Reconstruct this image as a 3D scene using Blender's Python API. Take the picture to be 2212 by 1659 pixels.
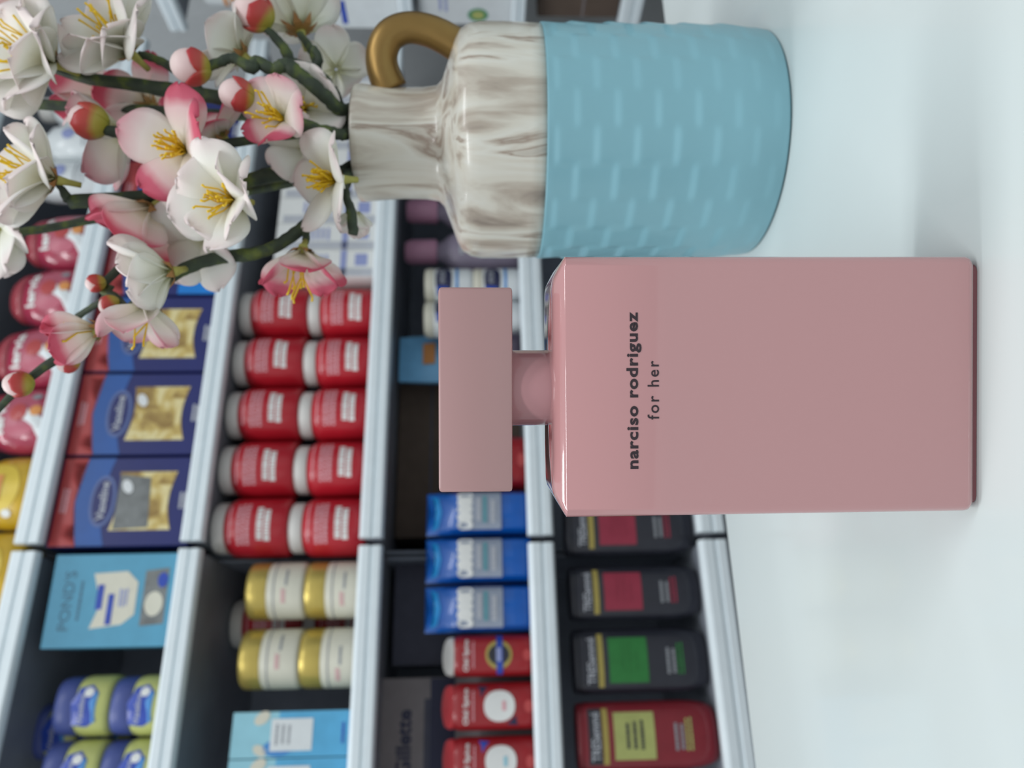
import bpy, math, random
from mathutils import Vector, Matrix
PI = math.pi
for o in list(bpy.data.objects): bpy.data.objects.remove(o, do_unlink=True)
SC = bpy.context.scene
COL = SC.collection
random.seed(7)

# ------------------------------------------------------------------ camera
# The photograph lies on its side: the place's "up" is the picture's left.
W, H, F = 2212, 1659, 1650.0
TABLE_Z = 0.78
PITCH, ROLL = math.radians(2.5), 0.008
_f = Vector((0, math.cos(PITCH), -math.sin(PITCH)))
_u0 = Vector((0, math.sin(PITCH), math.cos(PITCH)))
_x = Vector((1, 0, 0))
CR = _x * math.cos(ROLL) - _u0 * math.sin(ROLL)
CU = _u0 * math.cos(ROLL) + _x * math.sin(ROLL)
def ray(x, y):
    return _f + CR * ((H - y - H / 2) / F) - CU * ((x - W / 2) / F)
BOT_Y = 0.182                                    # distance of the perfume bottle's front
_r = ray(2121, 832)
CAM = Vector((0, 0, TABLE_Z - _r.z * BOT_Y / _r.y))
cam = bpy.data.cameras.new('camera'); camo = bpy.data.objects.new('camera', cam); COL.objects.link(camo)
m = Matrix.Identity(4)
for i in range(3):
    m[i][0] = -CU[i]; m[i][1] = CR[i]; m[i][2] = -_f[i]; m[i][3] = CAM[i]
camo.matrix_world = m
cam.sensor_fit = 'HORIZONTAL'; cam.sensor_width = 36; cam.lens = 36 * F / W
cam.clip_start = 0.01; cam.clip_end = 50
cam.dof.use_dof = True; cam.dof.focus_distance = 0.195; cam.dof.aperture_fstop = 15
SC.camera = camo

# ------------------------------------------------------------------ light
wd = bpy.data.worlds.new('store_air'); SC.world = wd; wd.use_nodes = True
wd.node_tree.nodes['Background'].inputs[0].default_value = (0.93, 0.975, 1.0, 1)
wd.node_tree.nodes['Background'].inputs[1].default_value = 0.56
def area(name, loc, sx, sy, power, tgt=None):
    l = bpy.data.lights.new(name, 'AREA'); l.shape = 'RECTANGLE'; l.size = sx; l.size_y = sy; l.energy = power
    l.color = (0.95, 0.98, 1.0)
    o = bpy.data.objects.new(name, l); COL.objects.link(o); o.location = loc
    if tgt is not None:
        o.rotation_euler = (Vector(tgt) - Vector(loc)).to_track_quat('-Z', 'Y').to_euler()
    return o
area('ceiling_lamp', (-0.9, 0.25, 2.85), 1.2, 0.3, 20)
area('ceiling_lamp', (0.9, -0.6, 2.85), 1.2, 0.3, 13)
area('ceiling_lamp', (-0.6, -1.3, 2.85), 1.2, 0.3, 23)
SC.view_settings.view_transform = 'Standard'; SC.view_settings.look = 'None'
SC.view_settings.gamma = 1.0; SC.view_settings.use_curve_mapping = False
SC.view_settings.exposure = 0.0

# ------------------------------------------------------------------ materials
def lin(c):
    return tuple((v / 255 / 12.92) if v / 255 <= 0.04045 else ((v / 255 + 0.055) / 1.055) ** 2.4 for v in c)
MATS = {}
def mat(name, rgb, rough=0.45, metal=0.0, coat=0.0, var=0.06, scale=60.0, bump=0.0, trans=0.0):
    if name in MATS: return MATS[name]
    mt = bpy.data.materials.new(name); mt.use_nodes = True
    nt = mt.node_tree; b = nt.nodes['Principled BSDF']
    c = lin(rgb)
    tc = nt.nodes.new('ShaderNodeTexCoord')
    nz = nt.nodes.new('ShaderNodeTexNoise'); nz.inputs['Scale'].default_value = scale; nz.inputs['Detail'].default_value = 4
    nt.links.new(tc.outputs['Object'], nz.inputs['Vector'])
    rp = nt.nodes.new('ShaderNodeValToRGB')
    rp.color_ramp.elements[0].position = 0.3; rp.color_ramp.elements[1].position = 0.7
    rp.color_ramp.elements[0].color = tuple(max(0, v * (1 - var)) for v in c) + (1,)
    rp.color_ramp.elements[1].color = tuple(min(1, v * (1 + var)) for v in c) + (1,)
    nt.links.new(nz.outputs['Fac'], rp.inputs['Fac']); nt.links.new(rp.outputs['Color'], b.inputs['Base Color'])
    b.inputs['Roughness'].default_value = rough; b.inputs['Metallic'].default_value = metal
    b.inputs['Coat Weight'].default_value = coat; b.inputs['Coat Roughness'].default_value = 0.06
    if trans: b.inputs['Transmission Weight'].default_value = trans
    if bump:
        bp = nt.nodes.new('ShaderNodeBump'); bp.inputs['Strength'].default_value = bump; bp.inputs['Distance'].default_value = 0.001
        nt.links.new(nz.outputs['Fac'], bp.inputs['Height']); nt.links.new(bp.outputs['Normal'], b.inputs['Normal'])
    MATS[name] = mt
    return mt
def ramp_mat(name, stops, vec='uv', scale=(1, 1, 1), rough=0.5, noise=0.0, transl=0.0, coat=0.0, detail=5, distort=0.0, axis='Y'):
    """colour by a ramp over UV length (petals, sepals) or over stretched noise (marble, bark)"""
    if name in MATS: return MATS[name]
    mt = bpy.data.materials.new(name); mt.use_nodes = True; nt = mt.node_tree; b = nt.nodes['Principled BSDF']
    tc = nt.nodes.new('ShaderNodeTexCoord'); rp = nt.nodes.new('ShaderNodeValToRGB')
    els = rp.color_ramp.elements
    while len(els) < len(stops): els.new(0.5)
    for e, (p, c) in zip(els, stops): e.position = p; e.color = lin(c) + (1,)
    if vec == 'uv':
        sp = nt.nodes.new('ShaderNodeSeparateXYZ'); nt.links.new(tc.outputs['UV'], sp.inputs[0])
        src = sp.outputs[axis]
        if noise:
            nz = nt.nodes.new('ShaderNodeTexNoise'); nz.inputs['Scale'].default_value = 120
            nt.links.new(tc.outputs['Object'], nz.inputs['Vector'])
            ma = nt.nodes.new('ShaderNodeMath'); ma.operation = 'MULTIPLY_ADD'; ma.inputs[1].default_value = noise
            nt.links.new(nz.outputs['Fac'], ma.inputs[0]); nt.links.new(src, ma.inputs[2])
            mb = nt.nodes.new('ShaderNodeMath'); mb.operation = 'SUBTRACT'; mb.inputs[1].default_value = noise * 0.5
            nt.links.new(ma.outputs[0], mb.inputs[0]); src = mb.outputs[0]
    else:
        mp = nt.nodes.new('ShaderNodeMapping'); mp.inputs['Scale'].default_value = scale
        nt.links.new(tc.outputs['Object'], mp.inputs['Vector'])
        nz = nt.nodes.new('ShaderNodeTexNoise'); nz.inputs['Scale'].default_value = 1.0
        nz.inputs['Detail'].default_value = detail; nz.inputs['Distortion'].default_value = distort
        nt.links.new(mp.outputs['Vector'], nz.inputs['Vector']); src = nz.outputs['Fac']
    nt.links.new(src, rp.inputs['Fac']); nt.links.new(rp.outputs['Color'], b.inputs['Base Color'])
    b.inputs['Roughness'].default_value = rough; b.inputs['Coat Weight'].default_value = coat; b.inputs['Coat Roughness'].default_value = 0.08
    if transl:
        tr = nt.nodes.new('ShaderNodeBsdfTranslucent'); nt.links.new(rp.outputs['Color'], tr.inputs['Color'])
        mx = nt.nodes.new('ShaderNodeMixShader'); mx.inputs[0].default_value = transl
        nt.links.new(b.outputs[0], mx.inputs[1]); nt.links.new(tr.outputs[0], mx.inputs[2])
        nt.links.new(mx.outputs[0], nt.nodes['Material Output'].inputs['Surface'])
    MATS[name] = mt
    return mt

# ------------------------------------------------------------------ mesh helpers
class MB:
    def __init__(s): s.v = []; s.f = []; s.uv = None
    def add(s, vs, fs):
        o = len(s.v); s.v += [tuple(p) for p in vs]; s.f += [tuple(i + o for i in f) for f in fs]; return s
    def box(s, x0, x1, y0, y1, z0, z1):
        return s.add([(x0, y0, z0), (x1, y0, z0), (x1, y1, z0), (x0, y1, z0), (x0, y0, z1), (x1, y0, z1), (x1, y1, z1), (x0, y1, z1)],
                     [(0, 3, 2, 1), (4, 5, 6, 7), (0, 1, 5, 4), (1, 2, 6, 5), (2, 3, 7, 6), (3, 0, 4, 7)])
    def loops(s, rings, cap0=True, cap1=True):
        n = len(rings[0]); vs = [p for r in rings for p in r]; fs = []
        for i in range(len(rings) - 1):
            for j in range(n):
                fs.append((i * n + j, i * n + (j + 1) % n, (i + 1) * n + (j + 1) % n, (i + 1) * n + j))
        if cap0: fs.append(tuple(reversed(range(n))))
        if cap1: fs.append(tuple(range((len(rings) - 1) * n, len(rings) * n)))
        return s.add(vs, fs)
    def lathe(s, prof, seg=32, sx=1.0, sy=1.0, cx=0, cy=0, pw=2.0):
        rings = []
        for r, z in prof:
            ring = []
            for j in range(seg):
                a = 2 * PI * j / seg; c, q = math.cos(a), math.sin(a)
                k = 1.0 if pw == 2 else (abs(c) ** pw + abs(q) ** pw) ** (-1 / pw)
                ring.append((cx + r * k * c * sx, cy + r * k * q * sy, z))
            rings.append(ring)
        return s.loops(rings)
    def rbox(s, w, d, h, b=0.002, z0=0.0, cx=0, cy=0, ct=None, cb=None):
        """box standing on z0 with bevelled vertical and horizontal edges"""
        ct = b if ct is None else ct; cb = b if cb is None else cb
        def ring(ins, z):
            hx, hy = w / 2 - ins, d / 2 - ins; r = max(b, 1e-5); pts = []
            for sx, sy, a0 in ((1, 1, 0), (-1, 1, PI / 2), (-1, -1, PI), (1, -1, 1.5 * PI)):
                for k in range(4):
                    a = a0 + k * PI / 6
                    pts.append((cx + sx * (hx - r) + r * math.cos(a), cy + sy * (hy - r) + r * math.sin(a), z))
            return pts
        return s.loops([ring(cb, z0), ring(cb * 0.3, z0 + cb * 0.3), ring(0, z0 + cb), ring(0, z0 + h - ct), ring(ct * 0.3, z0 + h - ct * 0.3), ring(ct, z0 + h)])
    def tube(s, pts, rad, seg=8):
        P = [Vector(p) for p in pts]; n = len(P)
        if not hasattr(rad, '__len__'): rad = [rad] * n
        rings = []; up = None
        for i in range(n):
            t = (P[min(i + 1, n - 1)] - P[max(i - 1, 0)]).normalized()
            if up is None:
                up = Vector((0, 0, 1)) if abs(t.z) < 0.9 else Vector((1, 0, 0))
            a = t.cross(up).normalized(); bb = a.cross(t).normalized(); up = bb
            rings.append([P[i] + a * (rad[i] * math.cos(2 * PI * j / seg)) + bb * (rad[i] * math.sin(2 * PI * j / seg)) for j in range(seg)])
        return s.loops(rings)
    def prism(s, poly, y0, y1):
        """outline in x,z extruded along y (y0 = front)"""
        n = len(poly)
        a = sum(poly[i][0] * poly[(i + 1) % n][1] - poly[(i + 1) % n][0] * poly[i][1] for i in range(n))
        if a < 0: poly = list(reversed(poly))
        return s.add([(x, y0, z) for x, z in poly] + [(x, y1, z) for x, z in poly],
                     [tuple(range(n)), tuple(reversed(range(n, 2 * n)))] + [(i, i + n, (i + 1) % n + n, (i + 1) % n) for i in range(n)])
    def build(s, name, mt, parent=None, smooth=False, kind=None, angle=None):
        me = bpy.data.meshes.new(name); me.from_pydata(s.v, [], s.f)
        if s.uv:
            ul = me.uv_layers.new(name='UVMap')
            for lp in me.loops: ul.data[lp.index].uv = s.uv[lp.vertex_index]
        me.materials.append(mt)
        if smooth:
            me.polygons.foreach_set('use_smooth', [True] * len(me.polygons))
            if angle: me.set_sharp_from_angle(angle=math.radians(angle))
        me.update()
        o = bpy.data.objects.new(name, me); COL.objects.link(o)
        if parent is not None: o.parent = parent
        if kind: o['kind'] = kind
        return o
def empty(name, loc, rz=0.0, label=None, cat=None, group=None):
    o = bpy.data.objects.new(name, None); o.empty_display_size = 0.02; COL.objects.link(o)
    o.location = loc; o.rotation_euler = (0, 0, rz)
    tag(o, label, cat, group); return o
def tag(o, label=None, cat=None, group=None, kind=None):
    if label: o['label'] = label
    if cat: o['category'] = cat
    if group: o['group'] = group
    if kind: o['kind'] = kind
    return o
def copy_tree(o, parent=None):
    c = o.copy(); COL.objects.link(c)
    if parent is not None: c.parent = parent
    for ch in list(o.children): copy_tree(ch, c)
    return c
_txt = {}
def text_data(body, bold=0.0, ext=1.0, spacing=1.0):
    """glyph outlines as a flat mesh, one unit = capital height, centred"""
    key = (body, bold, ext, spacing)
    if key not in _txt:
        cu = bpy.data.curves.new('lettering', 'FONT'); cu.body = body; cu.size = 1.0; cu.offset = bold
        cu.space_character = spacing; cu.resolution_u = 3; cu.align_x = 'CENTER'
        ob = bpy.data.objects.new('lettering', cu); COL.objects.link(ob)
        dg = bpy.context.evaluated_depsgraph_get()
        me = bpy.data.meshes.new_from_object(ob.evaluated_get(dg))
        vs = [(v.co.x * ext, v.co.y) for v in me.vertices]; fs = [tuple(p.vertices) for p in me.polygons]
        bpy.data.objects.remove(ob, do_unlink=True); bpy.data.meshes.remove(me)
        _txt[key] = (vs, fs)
    return _txt[key]
def flat_map(y): return lambda x, z: (x, y, z)
def cyl_map(rx, ry, e=0.0003):
    return lambda x, z: ((rx + e) * math.sin(x / rx), -(ry + e) * math.cos(x / rx), z)
def letter(body, w, cx, cz, mp, mt, parent, bold=0.0, ext=1.0, spacing=1.0, rot=0.0, name='lettering', hgt=None):
    vs, fs = text_data(body, bold, ext, spacing)
    x0 = min(v[0] for v in vs); x1 = max(v[0] for v in vs); k = w / (x1 - x0)
    kz = k
    y0 = min(v[1] for v in vs); y1 = max(v[1] for v in vs)
    if hgt: kz = hgt / (y1 - y0)
    c, s = math.cos(rot), math.sin(rot); out = []
    for x, y in vs:
        px, pz = (x - (x0 + x1) / 2) * k, (y - (y0 + y1) / 2) * kz
        out.append(mp(cx + px * c - pz * s, cz + px * s + pz * c))
    return MB().add(out, fs).build(name, mt, parent)
def patch(x0, x1, z0, z1, mp, mt, parent, name='label', nx=10, poly=None, smooth=True):
    """printed label: a thin sheet lying on the surface given by mp; poly clips it to an outline"""
    b = MB()
    if poly is not None:
        n = len(poly); cx = sum(p[0] for p in poly) / n; cz = sum(p[1] for p in poly) / n
        K = 4; vs = [mp(cx, cz)]; fs = []
        for k in range(1, K + 1):
            for p in poly: vs.append(mp(cx + (p[0] - cx) * k / K, cz + (p[1] - cz) * k / K))
        for j in range(n): fs.append((0, 1 + j, 1 + (j + 1) % n))
        for k in range(1, K):
            for j in range(n):
                a = 1 + (k - 1) * n; c = 1 + k * n
                fs.append((a + j, c + j, c + (j + 1) % n, a + (j + 1) % n))
        b.add(vs, fs)
    else:
        vs = []; fs = []
        for i in range(nx + 1):
            x = x0 + (x1 - x0) * i / nx; vs += [mp(x, z0), mp(x, z1)]
        for i in range(nx): fs.append((2 * i, 2 * i + 2, 2 * i + 3, 2 * i + 1))
        b.add(vs, fs)
    return b.build(name, mt, parent, smooth=smooth)
def ell(cx, cz, rx, rz, n=28, pw=2.0, rot=0.0):
    out = []
    for i in range(n):
        a = 2 * PI * i / n; c, s = math.cos(a), math.sin(a); k = (abs(c) ** pw + abs(s) ** pw) ** (-1 / pw)
        x, z = rx * k * c, rz * k * s
        out.append((cx + x * math.cos(rot) - z * math.sin(rot), cz + x * math.sin(rot) + z * math.cos(rot)))
    return out
def bars(w, cx, cz, rows, lh, mp, mt, parent, seed=0, name='small_print', fill=0.62):
    """rows of print too small to read: short raised strokes"""
    rr = random.Random(seed); b = MB()
    for r in range(rows):
        z = cz + (rows - 1) * lh / 2 - r * lh; x = cx - w / 2 * rr.uniform(0.8, 1.0); xe = cx + w / 2 * rr.uniform(0.8, 1.0)
        while x < xe:
            l = min(rr.uniform(0.05, 0.13) * w, xe - x)
            vs = []; 
            for i in range(4):
                xx = x + l * i / 3; vs += [mp(xx, z - lh * fill / 2), mp(xx, z + lh * fill / 2)]
            b.add(vs, [(0, 2, 3, 1), (2, 4, 5, 3), (4, 6, 7, 5)]); x += l + 0.018 * w
    return b.build(name, mt, parent, kind='stuff')

# ------------------------------------------------------------------ where things stand
PHI = math.atan(F / 3944.0)                      # the shelf front recedes towards the place's right
T = Vector((math.cos(PHI), math.sin(PHI), 0)); N = Vector((math.sin(PHI), -math.cos(PHI), 0))
_d = ray(780, 1159)
P0 = CAM + _d * (0.95 / _d.dot(_f)); P0.z = 0
def onplane(x, y, p, n):
    d = ray(x, y); return CAM + d * ((p - CAM).dot(n) / d.dot(n))
def S(x, y, back=0.0):
    """picture point -> (distance along the shelf, height) on a plane `back` behind the rail faces"""
    q = onplane(x, y, P0 - N * back, N); return ((q - P0).dot(T), q.z)
def SP(s, back, z): return Vector((P0.x, P0.y, 0)) + T * s - N * back + Vector((0, 0, z))
def at(x, y, depth): return CAM + ray(x, y) * depth       # depth along the view axis
def ontable(x, y):
    d = ray(x, y); return CAM + d * ((TABLE_Z - CAM.z) / d.z)

# ------------------------------------------------------------------ setting
M_floor = mat('floor_tile', (150, 152, 152), 0.4, var=0.1, scale=6)
M_wall = mat('store_wall_paint', (196, 200, 202), 0.7, var=0.03)
fl = MB().box(-3, 3.2, -2.5, 3.2, -0.05, 0).build('floor', M_floor); tag(fl, kind='structure')
JS = S(970, 1168)[0]                              # where two shelf bays meet
SC_ = S(900, 112)[0] + 0.02                       # where the shelves turn the corner
DEEP = 0.30
wb = MB().box(-2.4, SC_ + 0.55, 0.40, 0.46, 0, 2.7).build('wall_back', M_wall); tag(wb, kind='structure')
wb.location = (P0.x, P0.y, 0); wb.rotation_euler = (0, 0, PHI)
wr = MB().box(SC_ + 0.50, SC_ + 0.56, -1.3, 0.40, 0, 2.7).build('wall_right', M_wall); tag(wr, kind='structure')
wr.location = (P0.x, P0.y, 0); wr.rotation_euler = (0, 0, PHI)

# shelves: rail heights read off beside the joint of the two bays
M_rail = mat('price_rail_white', (230, 241, 246), 0.35, var=0.02, coat=0.2)
M_dark = mat('shelf_charcoal', (124, 132, 146), 0.55, var=0.12, scale=25)
M_deck = mat('shelf_deck_grey', (136, 142, 152), 0.5, var=0.08, scale=25)
RAILS = [(33, 94), (390, 441), (776, 828), (1140, 1196), (1507, 1568)]
LEV = []
for a, b in RAILS:
    LEV.append((S(a, 1159)[1], S(b, 1159)[1]))
GAPZ = LEV[0][0] - LEV[1][0]
LEV_ALL = [(LEV[0][0] + GAPZ, LEV[0][1] + GAPZ)] + LEV + [(LEV[4][0] - GAPZ * k, LEV[4][1] - GAPZ * k) for k in (1, 2)]
DECK = [a - 0.004 for a, b in LEV]                # top faces of the five decks in view
def rail_mesh(x0, x1, z0, z1):
    h = z1 - z0
    prof = [(0.0, 0), (-0.004, 0.04), (-0.006, 0.10), (-0.006, 0.36), (-0.0035, 0.40), (-0.0035, 0.50), (-0.006, 0.54), (-0.006, 0.84), (-0.0045, 0.93), (0.0, 1.0), (0.006, 1.0), (0.006, 0.0)]
    return MB().loops([[(x, y, z0 + h * q) for y, q in prof] for x in (x0, x1)])
def shelf_bay(label, x0, x1, loc, rz, levels, side0=True, side1=True, top=1.75):
    e = empty('shelf_bay', loc, rz, label, 'shelf')
    MB().box(x0, x1, DEEP, DEEP + 0.02, 0.02, top).build('back_panel', M_dark, e)
    if side0: MB().box(x0, x0 + 0.004, 0.095, DEEP, 0.02, top).build('side_panel', M_dark, e)
    if side1: MB().box(x1 - 0.004, x1, 0.095, DEEP, 0.02, top).build('side_panel', M_dark, e)
    for zt, zb in levels:
        d = MB().box(x0 + 0.005, x1 - 0.005, 0.008, DEEP - 0.002, zt - 0.024, zt - 0.004).build('shelf_deck', M_deck, e)
        rail_mesh(x0 + 0.003, x1 - 0.003, zb, zt).build('price_rail', M_rail, d)
    MB().box(x0, x1, 0.03, DEEP, 0.0, 0.09).build('plinth', M_dark, e)
    return e
ORG = (P0.x, P0.y, 0)
shelf_bay('charcoal shelf bay with white rails holding the boxed jelly jars and black bottles', JS - 1.0, JS - 0.002, ORG, PHI, LEV_ALL)
shelf_bay('charcoal shelf bay with white rails holding the red bottles and navy boxes', JS + 0.002, SC_, ORG, PHI, LEV_ALL, side1=False)
# corner bay along the right-hand wall
PC = SP(SC_, 0, 0)
RZ = PHI - PI / 2
def SR(x, y, back=0.0):
    """picture point -> (distance from the corner towards the viewer, height) on the side shelves"""
    q = onplane(x, y, PC + T * back, T); return ((q - PC).dot(N), q.z)
RLEV = []
for a, b in ((352, 392), (862, 894), (1104, 1136), (1338, 1386)):
    RLEV.append((SR(a, 30)[1], SR(b, 30)[1]))
RLEV.insert(1, ((RLEV[0][0] + RLEV[1][0]) / 2, (RLEV[0][1] + RLEV[1][1]) / 2))
shelf_bay('side shelf bay with white rails at the corner behind the gold handle', 0.02, 0.9, (PC.x, PC.y, 0), RZ, RLEV, side0=False)

# white table
M_table = mat('table_white_laminate', (209, 218, 217), 0.24, var=0.015, scale=8, coat=0.3)
M_edge = mat('table_edge_green_glass', (58, 84, 80), 0.15, var=0.05)
e0, e1 = ontable(1427, 0), ontable(1627, 1659)
ed = (e0 - e1).normalized(); en = Vector((ed.y, -ed.x, 0))
mid = (e0 + e1) / 2
tb = empty('display_table', (mid.x, mid.y, 0), math.atan2(ed.y, ed.x), 'white display table in front of the shelves', 'table')
MB().rbox(1.5, 0.80, 0.028, 0.004, TABLE_Z - 0.028, cx=0, cy=-0.40).build('table_top', M_table, tb)
MB().rbox(1.48, 0.78, 0.012, 0.003, TABLE_Z - 0.0405, cx=0, cy=-0.40).build('apron', M_edge, tb)
for sx in (-0.68, 0.68):
    for sy in (-0.06, -0.74):
        MB().rbox(0.04, 0.04, TABLE_Z - 0.0405, 0.004, 0, cx=sx, cy=sy).build('leg', M_rail, tb)

# ------------------------------------------------------------------ perfume bottle
M_pink = mat('rose_lacquer', (189, 138, 139), 0.10, var=0.012, coat=1.0, scale=9)
M_cap = mat('rose_cap_satin', (174, 136, 135), 0.34, var=0.012, coat=0.1, scale=9)
M_neck = mat('rose_collar', (180, 130, 134), 0.2, var=0.02, coat=0.5)
M_base_shade = mat('rose_base_shade', (140, 84, 90), 0.3, var=0.03)  # darker rose: shade under the bottle put into the colour
M_ink = mat('black_ink', (44, 28, 36), 0.5, var=0.05)
def onY(x, y, Y): 
    d = ray(x, y); return CAM + d * (Y / d.y)
D_B = 0.030
pl, pr = onY(1300, 1118, BOT_Y), onY(1300, 550, BOT_Y)
bw = pr.x - pl.x; bx = (pl.x + pr.x) / 2
z_sh = onY(1224, 834, BOT_Y).z - TABLE_Z              # where the front turns into the shoulder
z_top = onY(1193, 834, BOT_Y + 0.005).z - TABLE_Z
bt = empty('perfume_bottle', (bx, BOT_Y + D_B / 2, TABLE_Z), math.radians(-1.0), 'tall pink perfume bottle with flat pink cap on the white table', 'perfume')
def rrect(hx, hy, r, z, n=6):
    pts = []
    for sx, sy, a0 in ((1, 1, 0), (-1, 1, PI / 2), (-1, -1, PI), (1, -1, 1.5 * PI)):
        for k in range(n + 1):
            a = a0 + k * PI / 2 / n; pts.append((sx * (hx - r) + r * math.cos(a), sy * (hy - r) + r * math.sin(a), z))
    return pts
hw, hd = bw / 2, D_B / 2
zb = 0.0016
rings = [rrect(hw - 0.0016, hd - 0.0014, 0.002, zb), rrect(hw - 0.0007, hd - 0.0006, 0.0022, zb + 0.0003), rrect(hw - 0.0001, hd - 0.0001, 0.0024, zb + 0.0011), rrect(hw, hd, 0.0025, zb + 0.002)]
rings += [rrect(hw, hd, 0.0025, z_sh * k) for k in (0.25, 0.5, 0.75)]
dz = z_top - z_sh
for ix, iy, q in ((0.0, 0.0, 0.0), (0.0006, 0.0003, 0.14), (0.0016, 0.0009, 0.34), (0.0038, 0.0024, 0.74), (0.0047, 0.0032, 0.90), (0.0057, 0.0043, 1.0), (0.0068, 0.0056, 1.05), (0.013, 0.0085, 1.16), (0.019, 0.0105, 1.2)):
    rings.append(rrect(hw - ix, hd - iy, 0.0025, z_sh + dz * q))
MB().loops(rings).build('glass_body', M_pink, bt, smooth=True, angle=38)
MB().rbox(bw - 0.0036, D_B - 0.0034, 0.0018, 0.0018, 0.0, ct=0.0001, cb=0.0003).build('base', M_base_shade, bt)  # inset underside, coloured dark as if in shadow
zc0 = onY(1107, 838, BOT_Y + 0.0033).z - TABLE_Z
zc1 = onY(947, 838, BOT_Y + 0.0033).z - TABLE_Z
cl, cr_ = onY(1030, 1063, BOT_Y + 0.0033), onY(1030, 619, BOT_Y + 0.0033)
cw = cr_.x - cl.x; ccx = (cl.x + cr_.x) / 2 - bx
nk = MB().lathe([(0.0097, z_top - 0.001), (0.0097, zc0 - 0.0004), (0.0092, zc0 + 0.001)], 48, cx=ccx * 0.6)
nk.build('collar', M_neck, bt, smooth=True, angle=40)
cp = MB().rbox(cw, 0.0234, zc1 - zc0, 0.0011, 0, ct=0.0007, cb=0.0006).build('cap', M_cap, bt, smooth=True, angle=35)
cp.location = (ccx, -D_B / 2 + 0.0033 + 0.0117, zc0); cp.rotation_euler = (0, math.radians(0.35), 0)
pa = onY(1366, 1011, BOT_Y); pb_ = onY(1366, 672, BOT_Y)
letter('narciso rodriguez', pb_.x - pa.x, (pa.x + pb_.x) / 2 - bx, (pa.z + pb_.z) / 2 - TABLE_Z - 0.0004, flat_map(-D_B / 2 - 0.00012), M_ink, bt, bold=0.031, ext=1.25, spacing=1.11)
pa = onY(1411, 904, BOT_Y); pb_ = onY(1411, 777, BOT_Y)
letter('for her', pb_.x - pa.x, (pa.x + pb_.x) / 2 - bx, (pa.z + pb_.z) / 2 - TABLE_Z, flat_map(-D_B / 2 - 0.00012), M_ink, bt, bold=0.010, ext=1.0, spacing=1.25)

# ------------------------------------------------------------------ vase
M_blue = mat('powder_blue_glaze', (132, 182, 195), 0.36, var=0.03, coat=0.12, scale=14)
M_marble = ramp_mat('marbled_glaze', [(0.28, (128, 114, 104)), (0.38, (182, 170, 156)), (0.46, (214, 209, 196)), (0.55, (222, 220, 210)), (0.60, (206, 199, 186)), (0.635, (158, 140, 126)), (0.67, (202, 196, 184)), (0.80, (150, 140, 130))],
                    vec='noise', scale=(62, 62, 11), rough=0.28, coat=0.3, detail=6, distort=0.9)
M_gold = mat('brushed_gold', (146, 118, 70), 0.40, metal=0.85, var=0.08)
AZ = math.radians(17.4); VD = 0.357
vx, vy = VD * math.sin(AZ), VD * math.cos(AZ)
va = empty('vase', (vx, vy, TABLE_Z), -AZ, 'pale blue woven-texture ceramic jug vase with marbled neck and gold handle', 'vase')
R_V, ZB = 0.0500, 0.0960
NS, NZ, NCOL, ROWH = 300, 130, 22, 0.0157
rings = [[(0.0455 * math.cos(2 * PI * j / NS), 0.0455 * math.sin(2 * PI * j / NS), 0.0) for j in range(NS)]]
def sst(a, b, x):
    t = min(1, max(0, (x - a) / (b - a))); return t * t * (3 - 2 * t)
for i in range(NZ + 1):
    z = 0.0008 + (ZB - 0.0008) * i / NZ; ring = []
    for j in range(NS):
        a = 2 * PI * j / NS; c = a / (2 * PI) * NCOL
        ci = math.floor(c); fc = c - ci
        def cell(k):
            q = z / ROWH + 0.5 * (k % 2); q -= math.floor(q)
            return (q ** 1.3) * sst(0.0, 0.24, 1 - q)
        h = cell(ci)
        if fc < 0.12: h = cell(ci) * (0.5 + 0.5 * sst(0, 0.12, fc)) + cell(ci - 1) * (0.5 - 0.5 * sst(0, 0.12, fc))
        elif fc > 0.88: h = cell(ci) * (0.5 + 0.5 * sst(0, 0.12, 1 - fc)) + cell(ci + 1) * (0.5 - 0.5 * sst(0, 0.12, 1 - fc))
        fade = (0.35 + 0.65 * sst(0.0, 0.05, z)) * sst(0, 0.004, z) * sst(0, 0.004, ZB - z)
        base = 0.0472 + (R_V - 0.0472) * sst(-0.01, 0.02, z) * (0.93 + 0.07 * z / ZB)
        r = base + 0.00125 * (h - 0.35) * fade
        ring.append((r * math.cos(a), r * math.sin(a), z))
    rings.append(ring)
MB().loops(rings).build('textured_body', M_blue, va, smooth=True)
MB().lathe([(0.0440, ZB - 0.0002), (0.0494, ZB), (0.0497, ZB + 0.006), (0.0500, 0.112), (0.0499, 0.1215), (0.0490, 0.1262), (0.0468, 0.1298), (0.0430, 0.1320), (0.0340, 0.1352), (0.0270, 0.1378), (0.0246, 0.1402), (0.0238, 0.146), (0.0236, 0.156), (0.0242, 0.166), (0.0250, 0.1725), (0.0249, 0.1750), (0.0240, 0.1758), (0.0228, 0.1748), (0.0216, 0.168), (0.0210, 0.15), (0.0210, 0.11)], 96).build('marbled_neck', M_marble, va, smooth=True)
hp = [(0.0225, 0.1600), (0.0300, 0.1632), (0.0370, 0.1636), (0.0432, 0.1608), (0.0464, 0.1560), (0.0474, 0.1500), (0.0462, 0.1430), (0.0438, 0.1370), (0.0410, 0.1318), (0.0395, 0.1290)]
hs = []
for i in range(len(hp) - 1):
    for k in range(4):
        t = k / 4; p = [hp[max(0, i - 1)], hp[i], hp[i + 1], hp[min(len(hp) - 1, i + 2)]]
        hs.append(tuple(0.5 * ((2 * p[1][q]) + (-p[0][q] + p[2][q]) * t + (2 * p[0][q] - 5 * p[1][q] + 4 * p[2][q] - p[3][q]) * t * t + (-p[0][q] + 3 * p[1][q] - 3 * p[2][q] + p[3][q]) * t ** 3) for q in (0, 1)))
hs.append(hp[-1])
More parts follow.
